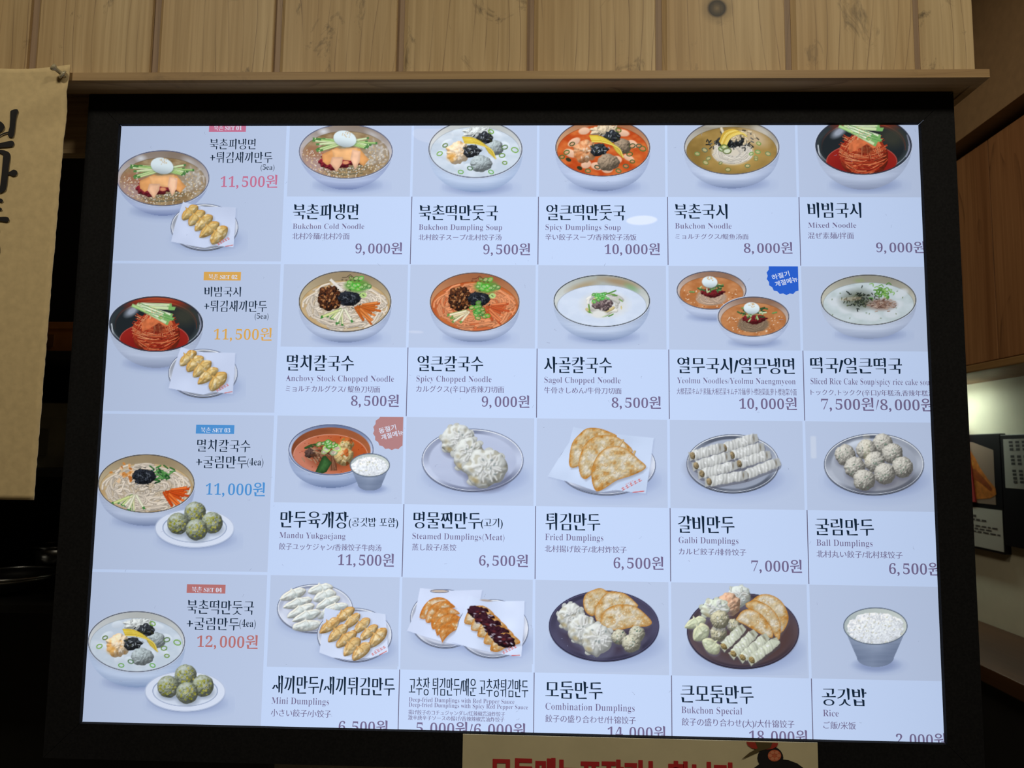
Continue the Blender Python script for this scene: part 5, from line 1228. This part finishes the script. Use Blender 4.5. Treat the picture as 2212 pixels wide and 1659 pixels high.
frame_rail([(-W2+g, H2), (W2-g, H2), (FO-g, FI), (-FO+g, FI)])
frame_rail([(W2, H2-g), (W2, -H2+g), (FO, -FI+g), (FO, FI-g)])
frame_rail([(W2-g, -H2), (-W2+g, -H2), (-FO+g, -FI), (FO-g, -FI)])
frame_rail([(-W2, -H2+g), (-W2, H2-g), (-FO, FI-g), (-FO, -FI+g)])
box('rear_housing', (-.64, .004, Z0-.478), (.64, .05, Z0+.478), M['dark'], disp)
def quad(name, x0, z0, x1, z1, Y, mat, parent): return mesh(name, [(x0, Y, z0+Z0), (x1, Y, z0+Z0), (x1, Y, z1+Z0), (x0, Y, z1+Z0)], [(0, 1, 2, 3)], mat, parent)
box('screen_panel', (-.609, 0, Z0-.4475), (.609, .004, Z0+.4475), SW, disp)
CX = [-.3415, -.1505, .0392, .2305, .4232, .609]
RT_ = [.4475, .2252, -.0012, -.2303]; RP = [.3287, .1003, -.1275, -.3582]; RB = [.2252, -.0012, -.2303, -.4475]
pics = {k: (b, fn) for k, b, fn in pic_list()}
def put_picture(key, parent):
    b, fn = pics[key]; p = Pic(*b); fn(p); return p.build('dish_picture', parent, SPIC)
# menu cards: (key, korean name, [(extra korean)], english, japanese / chinese, price) with pixel boxes
CARDS = [
 ('11', [('북촌피냉면', 'T', 632.8, 773, 440, 473.8)], [('Bukchon Cold Noodle', 632.2, 787, 483, 494.3)], [('北村冷麺/北村冷面', 631, 754.6, 503, 517)], ('9,000원', 767, 868, 526, 547.4)),
 ('12', [('북촌떡만둣국', 'T', 904.8, 1074.7, 442, 475.7)], [('Bukchon Dumpling Soup', 904.5, 1084.8, 484.5, 496.4)], [('北村餃子スープ/北村饺子汤', 904, 1083, 505.8, 519)], ('9,500원', 1043.4, 1144.6, 527.8, 549.4)),
 ('13', [('얼큰떡만둣국', 'T', 1180.4, 1350, 441.5, 475.7)], [('Spicy Dumplings Soup', 1178, 1341, 484.5, 496.4)], [('辛い餃子スープ/香辣饺子汤饭', 1178, 1375, 505, 519)], ('10,000원', 1305.8, 1425, 527.5, 549)),
 ('14', [('북촌국시', 'T', 1457.3, 1571.3, 439.5, 472.4)], [('Bukchon Noodle', 1458, 1580.7, 482, 493.6)], [('ミョルチグクス/鳀鱼汤面', 1458.8, 1616.6, 504.5, 516.8)], ('8,000원', 1606.6, 1711.5, 525.3, 546.2)),
 ('15', [('비빔국시', 'T', 1746.8, 1860.5, 436.6, 470.4)], [('Mixed Noodle', 1745.3, 1850, 480.7, 491.8)], [('混ぜ素麺/拌面', 1745.3, 1844.3, 501.8, 516)], ('9,000원', 1892.5, 1998, 523.9, 545)),
 ('21', [('멸치칼국수', 'T', 619.3, 763.3, 765.7, 800.5)], [('Anchovy Stock Chopped Noodle', 617, 851.3, 810, 822.7)], [('ミョルチカルグクス/ 鳀鱼刀切面', 617, 821, 832, 846.4)], ('8,500원', 757.6, 860.8, 854.3, 876.5)),
 ('22', [('얼큰칼국수', 'T', 902, 1043, 767.5, 801.5)], [('Spicy Chopped Noodle', 899, 1062, 811.5, 824)], [('カルグクス(辛口)/香辣刀切面', 899, 1089, 832.5, 847)], ('9,000원', 1040, 1143, 856, 878.5)),
 ('23', [('사골칼국수', 'T', 1175.6, 1320.9, 769.5, 805.3)], [('Sagol Chopped Noodle', 1175.6, 1341, 813.9, 826.5)], [('牛骨きしめん/牛骨刀切面', 1175.6, 1342.4, 835.8, 849.7)], ('8,500원', 1320.9, 1427, 858.2, 880.6)),
 ('24', [('열무국시/열무냉면', 'T', 1464, 1716.3, 770.7, 806)], [('Yeolmu Noodles/Yeolmu Naengmyeon', 1462.4, 1718.8, 815.5, 827.7)], [('大根若菜キムチ素麺,大根若菜キムチ冷麺/萝卜缨泡菜面,萝卜缨泡菜冷面', 1462, 1720.8, 837.5, 852)], ('10,000원', 1596.7, 1721, 860.2, 883)),
 ('25', [('떡국/얼큰떡국', 'T', 1751.3, 1948.2, 771, 806)], [('Sliced Rice Cake Soup/spicy rice cake soup', 1751, 2016, 816.7, 829.7)], [('トックク,トックク(辛口)/年糕汤,香辣年糕汤', 1751.3, 2018, 840.7, 853.7)], ('7,500원/8,000원', 1773.7, 2016, 861, 884.7)),
 ('31', [('만두육개장', 'T', 605.6, 751.2, 1102.7, 1139.4), ('(공깃밥 포함)', 'S', 753.4, 859.7, 1117, 1137)], [('Mandu Yukgaejang', 603, 746.5, 1149.5, 1162)], [('餃子ユッケジャン/香辣饺子牛肉汤', 602.5, 823.4, 1172.6, 1187.5)], ('11,500원', 729, 850.3, 1197, 1220.7)),
 ('32', [('명물찐만두', 'T', 893.4, 1038, 1104.3, 1140.9), ('(고기)', 'S', 1039, 1085.7, 1118.5, 1138.5)], [('Steamed Dumplings(Meat)', 890.4, 1090, 1151, 1164)], [('蒸し餃子/蒸饺', 889.8, 985.6, 1174, 1188.9)], ('6,500원', 1034.4, 1139.9, 1199.2, 1221.7)),
 ('33', [('튀김만두', 'T', 1178.7, 1295.9, 1107, 1145)], [('Fried Dumplings', 1177.3, 1303.4, 1153, 1166.6)], [('北村揚げ餃子/北村炸饺子', 1176.8, 1353.6, 1177.5, 1192.4)], ('6,500원', 1325, 1432.8, 1203.8, 1227.7)),
 ('34', [('갈비만두', 'T', 1465, 1586, 1112.8, 1150.7)], [('Galbi Dumplings', 1465.6, 1595.4, 1159.6, 1173)], [('カルビ餃子/排骨饺子', 1466.4, 1612, 1183.7, 1198.3)], ('7,000원', 1622.8, 1732, 1210.3, 1234.2)),
 ('35', [('굴림만두', 'T', 1762, 1887.4, 1118.4, 1155.7)], [('Ball Dumplings', 1763.5, 1885.4, 1165.2, 1178.7)], [('北村丸い餃子/北村球饺子', 1764, 1950, 1188.5, 1204)], ('6,500원', 1920.5, 2031, 1216, 1240)),
 ('41', [('새끼만두/새끼튀김만두', 'T', 587.7, 852, 1457.8, 1497.4)], [('Mini Dumplings', 586, 711, 1506, 1520)], [('小さい餃子/小饺子', 585, 715, 1531, 1547.4)], ('6,500원', 730.8, 836.8, 1557, 1581)),
 ('42', [('고추장 튀김만두/매운 고추장튀김만두', 'T', 883, 1140.6, 1462, 1501)], [('Deep-fried Dumplings with Red Pepper Sauce', 883, 1111.2, 1506, 1515.3), ('Deep-fried Dumplings with Spicy Red Pepper Sauce', 882.5, 1140.6, 1517.3, 1526.5)], [('揚げ餃子のコチュジャンダレ/红辣椒酱油炸饺子', 881.7, 1091, 1532.7, 1543.3), ('激辛唐辛子ソースの揚げ/香辣辣椒酱油炸饺子', 881.4, 1089.6, 1544.5, 1555)], ('5,000원/6,000원', 898.5, 1134.5, 1560, 1585)),
 ('43', [('모둠만두', 'T', 1178.5, 1300.7, 1469.6, 1508.3)], [('Combination Dumplings', 1178, 1371.3, 1518, 1532.7)], [('餃子の盛り合わせ/什锦饺子', 1178, 1373.5, 1543.5, 1560)], ('14,000원', 1312.4, 1437.2, 1569, 1594)),
 ('44', [('큰모둠만두', 'T', 1470.8, 1627.2, 1477.7, 1517.5)], [('Bukchon Special', 1471.7, 1603.4, 1525.9, 1540.4)], [('餃子の盛り合わせ(大)/大什锦饺子', 1472.8, 1716, 1550.5, 1567.5)], ('18,000원', 1618, 1744, 1577.7, 1603)),
 ('45', [('공깃밥', 'T', 1776.3, 1871.6, 1484.7, 1523.6)], [('Rice', 1777.7, 1812, 1533, 1547)], [('ご飯/米饭', 1779, 1849, 1558, 1574.4)], ('2,000원', 1935.5, 2043, 1584.7, 1609))]
def badge(parent, cx, cy, rgb, lines):
    Y = -.0010; c = onY(cx, cy, Y); R = .0285; V = []
    r_, c_ = int(parent['cell'][0])-1, int(parent['cell'][1])-1
    xm, zm = CX[c_+1]-.0042, RT_[r_]+Z0-.0008
    for k in range(36):
        a = 6.283*k/36; R2 = R*(1.0 if k % 2 else .93)
        V.append(Vector((min(xm, c[0]+R2*math.cos(a)), Y, min(zm, c[2]+R2*math.sin(a)))))
    V.append(Vector((xm, Y, zm)))
    V = sorted(V, key=lambda v: math.atan2(v.z-c[2], v.x-c[0]))
    mesh('season_badge', V, tessellate_polygon([V]), screen_mat('badge_print', rgb, False), parent)
    for s, x, y, wpx in lines:
        q = onY(x, y, -.0013); an = math.radians(15); ux = (math.cos(an), 0, math.sin(an)); uz = (-math.sin(an), 0, math.cos(an)); k = 1.06/FPX
        w_, h_ = wpx*k, 11.5*k
        o = np.array(q)-np.array(ux)*w_/2-np.array(uz)*h_/2
        plane_text('badge_text', s, 'H', o, ux, uz, w_, h_, WHT, parent)
LINES_ = [(n_[0], n_[1]) for c_ in CARDS for n_ in c_[1]]+[(e_[0], 'E') for c_ in CARDS for e_ in c_[2]]+[(j_[0], 'J') for c_ in CARDS for j_ in c_[3]]+[(c_[4][0], 'P') for c_ in CARDS]
prefetch([serif_map(s) for s, k in LINES_]+[serif_map(s[:i+1]) for s, k in LINES_ if k == 'P' for i in range(len(s)) if s[i] == '원' or s[i+1:i+2] == '원']+['면', '村', '\U0001D401', '\U0001D7CE', '('])
DISH = {'11': 'cold noodles topped with an egg', '12': 'white dumpling soup', '13': 'spicy red dumpling soup', '14': 'thin noodles in clear broth', '15': 'red mixed noodles with cucumber',
        '21': 'chopped noodles in clear stock', '22': 'spicy red chopped noodles', '23': 'milky white noodle soup', '24': 'two orange noodle bowls and a blue badge', '25': 'white rice cake soup',
        '31': 'spicy beef soup beside rice', '32': 'three steamed dumplings', '33': 'three flat fried dumplings', '34': 'eight steamed rolls', '35': 'nine ball dumplings',
        '41': 'two plates of mini dumplings', '42': 'fried dumplings under dark sauce', '43': 'a small mixed dumpling plate', '44': 'a large mixed dumpling plate', '45': 'a steel cup of rice'}
for key, names, eng, jp, price in CARDS:
    r_, c_ = int(key[0])-1, int(key[1])-1
    card = quad('menu_card', CX[c_], RB[r_]+.0008, CX[c_+1], RP[r_], -.0003, SW, disp); card['cell'] = key
    card['label'] = 'menu card with a photo of '+DISH[key]
    quad('picture_panel', CX[c_]+(.0005 if c_ else .0015), RP[r_], CX[c_+1]-.0032, RT_[r_]-.0006, -.0004, SP, card)
    put_picture(key, card)
    for s, k, a, b, t, d in names: screen_text('korean_name', s, k, a, b, t, d, INK, card)
    for s, a, b, t, d in eng: screen_text('english_name', s, 'E', a, b, t, d, SUB, card)
    for s, a, b, t, d in jp: screen_text('translated_name', s, 'J', a, b, t, d, SUB, card)
    s, a, b, t, d = price; screen_text('price', s, 'P', a, b, t, d, PRC, card)
    if c_ < 4: quad('divider_line', CX[c_+1]-.0006, RB[r_]+.0004, CX[c_+1]+.0006, RP[r_], -.0007, LINE, card)
    if key == '24': badge(card, 1698, 596, (44, 98, 208), [('하절기', 1686, 595, 38), ('계절메뉴', 1698.5, 608, 49)])
    if key == '31': badge(card, 847.5, 930, (178, 130, 132), [('동절기', 836.7, 926.5, 37), ('계절메뉴', 847, 939, 48)])
SETS = [
 ('s1', (198, 116, 148), (452.7, 531.4, 265, 285.2), ('북촌 SET 01', 462, 522, 270.5, 282), [('북촌피냉면', 'S', 452.7, 551.4, 299.5, 322.6), ('+튀김새끼만두', 'S', 453.4, 587.6, 327.7, 352)], ('(5ea)', 562.5, 592.6, 355.4, 370.5), ('11,500원', 475.5, 598.3, 380.5, 404)),
 ('s2', (220, 170, 88), (441, 520.3, 587.3, 606.3), ('북촌 SET 02', 450.4, 512.3, 592, 603.3), [('비빔국시', 'S', 442, 519.7, 618.7, 640.8), ('+튀김새끼만두', 'S', 440.4, 575.9, 648.2, 673.3)], ('(5ea)', 549.8, 579.9, 676.6, 692.3), ('11,500원', 461, 586, 710, 733.5)),
 ('s3', (80, 148, 214), (424.3, 506, 917.5, 937.5), ('북촌 SET 03', 434, 497, 922.6, 934.5), [('멸치칼국수', 'S', 425.3, 540, 948.5, 975.4), ('+굴림만두', 'S', 423, 532.8, 983.4, 1010.9)], ('(4ea)', 533.5, 568.6, 989.7, 1010), ('11,000원', 443.6, 571.5, 1043.5, 1068.8)),
 ('s4', (184, 116, 116), (404.5, 487, 1261.6, 1282), ('북촌 SET 04', 414.3, 479, 1267, 1279.3), [('북촌떡만둣국', 'S', 403.5, 547.5, 1294.9, 1325.6), ('+굴림만두', 'S', 403, 516, 1332, 1360)], ('(4ea)', 516.5, 552, 1338, 1359), ('12,000원', 424.7, 556, 1372.4, 1397.7))]
for i, (key, rgb, tg, tt, names, ea, price) in enumerate(SETS):
    card = quad('set_card', -.609, RB[i]+(.0035 if i < 3 else 0), CX[0]-.0035, RT_[i]-.0006, -.0003, SP, disp); card['label'] = 'set menu card %s' % tt[0][-2:]
    put_picture(key, card)
    a, b = onY(tg[0], tg[2]), onY(tg[1], tg[3]); tm = screen_mat('set_print', rgb, False)
    quad('set_tag', a[0], b[2]-Z0, b[0], a[2]-Z0, -.0007, tm, card)
    screen_text('set_number', tt[0], 'S', tt[1], tt[2], tt[3], tt[4], WHT, card, -.0010)
    for s, k, x0, x1, t, d in names: screen_text('korean_name', s, k, x0, x1, t, d, INK, card)
    screen_text('piece_count', ea[0], 'Q', ea[1], ea[2], ea[3], ea[4], INK, card)
    s, x0, x1, t, d = price; screen_text('price', s, 'P', x0, x1, t, d, tm, card)
# dust on the screen
r_ = random.Random(11); V, F = [], []
for k in range(150):
    x, z = r_.uniform(-.598, .598), r_.uniform(-.436, .436); a = r_.uniform(0, 6.28); n = len(V)
    for j in range(3):
        L, w_ = r_.uniform(.0008, .0032)*(1 if k % 4 else .5), r_.uniform(.00012, .0003); a += r_.uniform(-1.2, 1.2)
        c, s_ = math.cos(a), math.sin(a); n = len(V)
        V += [(x-s_*w_, -.0014, Z0+z+c*w_), (x+s_*w_, -.0014, Z0+z-c*w_), (x+c*L, -.0014, Z0+z+s_*L)]; F.append((n, n+1, n+2)); x += c*L*.7; z += s_*L*.7
tag(mesh('dust_specks', V, F, screen_mat('dust_print', (142, 152, 178), False), disp), kind='stuff')

# ------------------------------------------------------------------ cream paper sign taped to the lower rail
YS = -.0115
a, b = onY(1000, 1586, YS), onY(1766, 1604, YS)
sgn = empty('paper_sign', (a[0], YS, a[2]-.14)); tag(sgn, 'cream paper sign with red lettering taped under the menu screen', 'sign')
box('paper_sheet', (a[0], YS, a[2]-.16), (b[0], YS+.0012, a[2]), plain('cream_paper', (220, 208, 172), .6, noise=.04, scale=30), sgn)
t0, t1 = onY(1062, 1636, YS), onY(1587, 1645, YS)
plane_text('sign_text', '모든메뉴포장가능합니다', 'G', (t0[0], YS-.0006, t0[2]-.036), (1, 0, 0), (0, 0, 1), t1[0]-t0[0], .036, plain('sign_red', (196, 44, 48), .6), sgn)
def sign_shape(name, pts, rgb, lift):
    V = [Vector(onY(900+x/2.212, 1540+y/2.212, YS-lift)) for x, y in pts]; mesh(name, V, tessellate_polygon([V]), plain('sign_'+name, rgb, .6), sgn)
ov = lambda cx, cy, rx, ry, n=20: [(cx+rx*math.cos(6.283*k/n), cy+ry*math.sin(6.283*k/n)) for k in range(n)]
sign_shape('robe_print', ov(1730, 330, 150, 110), (24, 22, 26), .0005)
sign_shape('hair_print', ov(1690, 215, 62, 56)+[], (26, 24, 28), .0007)
sign_shape('cap_print', [(1575, 138), (1728, 144), (1722, 160), (1700, 172), (1640, 178), (1600, 168), (1582, 155)], (176, 56, 44), .0009)
sign_shape('band_print', [(1618, 139), (1700, 143), (1690, 168), (1640, 182), (1600, 200), (1552, 222), (1590, 190), (1630, 168)], (92, 78, 46), .0011)
sign_shape('flower_print', ov(1710, 204, 32, 28), (206, 106, 72), .0012)
for k in range(6): sign_shape('petal_print', ov(1710+20*math.cos(k*1.05), 204+17*math.sin(k*1.05), 9, 8, 10), (222, 140, 104), .0014)

# ------------------------------------------------------------------ hanging banner with brush calligraphy
YB = -.052
def bz(x, z):
    """gentle folds running down from the pin"""
    u = (x+.672)/.1; d = (Z0+.495-z)
    return YB-.0025*math.exp(-((d-.035+.42*(x+.672))/.020)**2)*math.exp(min(0, (x+.66)*7))+.002*math.exp(-((d-.075+.42*(x+.672))/.022)**2)*math.exp(min(0, (x+.66)*7))+.002*math.sin(x*9+z*2)-.003*(1-math.exp(-d*3))
ban = empty('hanging_banner', (-.83, YB, Z0-.126)); tag(ban, 'tan cloth banner with black brush calligraphy pinned to the planks', 'banner')
tR, bR, tL = onY(153, 141, YB), onY(75, 1080, YB), onY(0, 148, YB)
bm = bmesh.new(); NX, NZ = 40, 90; grid = []
rr = random.Random(5); jag = [rr.uniform(-.0005, .0005) for _ in range(NZ+1)]
for j in range(NZ+1):
    t = j/NZ; row = []
    for i in range(NX+1):
        s = i/NX
        xR = tR[0]+(bR[0]-tR[0])*t+jag[j]; xL = -1.02
        x = xR+(xL-xR)*s
        zt_ = tR[2]+(tL[2]-tR[2])*min(1, s*2.5)-.004*math.sin(min(1, s*3)*3.14); z = zt_+(bR[2]-zt_)*t
        row.append(bm.verts.new((x, bz(x, z), z)))
    grid.append(row)
for j in range(NZ):
    for i in range(NX): bm.faces.new((grid[j][i], grid[j+1][i], grid[j+1][i+1], grid[j][i+1]))
o = from_bm('cloth', bm, plain('banner_cloth', (216, 192, 146), .85, noise=.08, scale=90), ban, True)
sm = o.modifiers.new('thickness', 'SOLIDIFY'); sm.thickness = .0012
BI = plain('brush_ink', (24, 22, 26), .7)
def brush_shape(pts, k=3.86):
    """outline traced on the banner, cut fine so it follows the cloth"""
    V2 = A([onY(x/k, 130+y/k, YB)[[0, 2]] for x, y in pts])
    n = len(V2); q = []
    for i in range(n):
        p0, p1, p2, p3 = V2[i-1], V2[i], V2[(i+1) % n], V2[(i+2) % n]
        for t in (0, .25, .5, .75): q.append(.5*((2*p1)+(-p0+p2)*t+(2*p0-5*p1+4*p2-p3)*t*t+(-p0+3*p1-3*p2+p3)*t**3))
    bm = bmesh.new(); vs_ = [bm.verts.new((x, 0, z)) for x, z in q]; bm.faces.new(vs_)
    bmesh.ops.triangulate(bm, faces=bm.faces)
    bmesh.ops.subdivide_edges(bm, edges=[e for e in bm.edges if e.calc_length() > .01], cuts=2)
    bmesh.ops.triangulate(bm, faces=bm.faces)
    for v in bm.verts: v.co.y = bz(v.co.x, v.co.z)-.0018
    from_bm('brush_stroke', bm, BI, ban)
brush_shape([(105, 440), (140, 422), (172, 432), (150, 500), (128, 620), (112, 648), (80, 642), (78, 612), (100, 545), (122, 468)])
brush_shape([(78, 614), (30, 630), (-40, 668), (-40, 660), (20, 622), (76, 602)])
rg = [(-60+112*math.cos(t), 562+58*math.sin(t)) for t in np.linspace(-2.9, 2.9, 16)]; ri = [(-62+84*math.cos(t), 562+34*math.sin(t)) for t in np.linspace(2.9, -2.9, 16)]
brush_shape(rg+ri)
brush_shape([(-90, 690), (0, 696), (70, 682), (110, 678), (128, 695), (118, 722), (80, 730), (0, 734), (-80, 742)])
brush_shape([(-60, 752), (0, 752), (60, 762), (98, 795), (88, 900), (70, 1060), (52, 1098), (8, 1114), (14, 1080), (36, 900), (46, 812), (0, 778), (-60, 790)])
brush_shape([(74, 945), (100, 935), (130, 920), (160, 938), (152, 966), (122, 974), (92, 962), (74, 962)])
for y, w_, e_ in ((1175, 34, 42), (1246, 30, 33), (1332, 46, 92)): brush_shape([(-120, y-w_*.4), (0, y-w_*.42), (e_-18, y-w_*.4), (e_, y+4), (e_-20, y+w_*.5), (0, y+w_*.3), (-120, y+w_*.35)])
brush_shape([(-60, 1400), (0, 1405), (10, 1425), (-4, 1460), (-60, 1470)]); brush_shape([(-70, 1560), (-20, 1548), (8, 1545), (12, 1600), (-6, 1640), (-40, 1650)])
# push pin
q0 = onY(137, 162, YB-.006); clear = plain('pin_plastic', (176, 164, 134), .10, spec=1.0)
pin = empty('push_pin', tuple(q0)); tag(pin, 'clear plastic push pin holding the corner of the tan banner', 'pin')
# the pin leans up and to the left, towards the viewer
def pin_lathe(name, prof, mat):
    o = lathe(name, prof, mat, None, 24)
    ax = Vector((-.50, -.62, .36)).normalized(); rotm = ax.to_track_quat('Z', 'Y').to_matrix()
    for v in o.data.vertices: v.co = (rotm @ v.co)*1.2
    o.parent = pin; return o
pin_lathe('pin_collar', [(.0008, 0), (.0058, 0), (.0062, .0012), (.0056, .0024), (.0026, .003)], clear)
pin_lathe('pin_grip', [(.0026, .0028), (.0024, .0090), (.0042, .0112), (.0044, .0136), (.0030, .0146), (.0004, .0148)], clear)
pin_lathe('pin_needle', [(.0004, -.0035), (.0004, .001)], M['steel'])

# ------------------------------------------------------------------ dim kitchen seen past the left edge of the screen
struct(box('wall_inner', (-2.6, 1.05, 0), (-.70, 1.10, CEIL), M['dark']))
def at(x, y, Y=.70): return onY(x, y, Y)
ZA, ZB, ZC = at(100, 762, .66)[2], at(100, 1012, .66)[2], at(100, 1300, .66)[2]
for zz, what in ((ZC, 'lowest dark metal wall shelf holding the steel bowls'), (ZB, 'middle dark metal wall shelf holding the grey carton'), (ZA, 'upper dark metal wall shelf holding the orange brown carton')):
    root = empty('wall_shelf', (-1.4, .85, zz-.02)); tag(root, what, 'shelf')
    box('shelf_board', (-2.0, .62, zz-.018), (-.75, 1.049, zz), M['dark'], root, .002)
    for xx in (-1.8, -.95): box('bracket', (xx-.012, .80, zz-.06), (xx+.012, 1.049, zz-.0185), M['dark'], root)
def carton(label, x0, x1, z, h, rgb, y=.66, d=.2):
    root = empty('carton', ((x0+x1)/2, y+d/2, z)); tag(root, label, 'carton')
    m_ = plain('carton_board', rgb, .8, noise=.1, scale=30)
    box('body', (x0, y, z), (x1, y+d, z+h), m_, root, .003)
    box('lid_flap', (x0-.002, y-.002, z+h*.78), (x1+.002, y+d+.002, z+h+.002), m_, root, .002)
    box('label_print', (x0+.01, y-.003, z+h*.2), (x0+(x1-x0)*.6, y-.0012, z+h*.6), plain('carton_label', tuple(v*.7 for v in rgb), .7), root)
carton('orange brown carton on the upper dark shelf behind the screen', at(40, 760, .66)[0], at(167, 760, .66)[0], ZA, at(100, 697, .66)[2]-ZA, (176, 112, 52))
carton('grey carton on the middle dark shelf below the orange brown one', at(40, 900, .66)[0], at(155, 900, .66)[0], ZB, at(100, 872, .66)[2]-ZB, (112, 110, 92))
def steel_bowl(label, x, y, z, R, h):
    root = empty('steel_bowl', (x, y, z)); tag(root, label, 'bowl', 'steel bowls on the kitchen shelf')
    prof = [(R*.45, 0), (R*.8, h*.3), (R*.98, h*.85), (R, h), (R*1.04, h), (R*1.04, h-.004), (R*1.0, h*.82), (R*.83, h*.28), (R*.5, -.0), ]
    lathe('bowl_wall', [(R*.4, .0), (R*.72, h*.25), (R*.92, h*.7), (R, h), (R*.985, h), (R*.9, h*.7), (R*.70, h*.28), (R*.38, .004)], M['steel'], root, 48, (x, y, z))
    lathe('rim', [(R*.985, h-.003), (R*1.045, h-.003), (R*1.05, h), (R*1.045, h+.003), (R*.985, h+.003)], M['steel'], root, 48, (x, y, z), ring=True)
q = at(22, 1290, .76); steel_bowl('wide shallow steel bowl on the lowest dark shelf', q[0], .76, ZC+.001, .105, .045)
q = at(112, 1230, .90); steel_bowl('taller steel bowl near the shelf end on the lowest dark shelf', q[0], .93, ZC+.001, .065, .095)
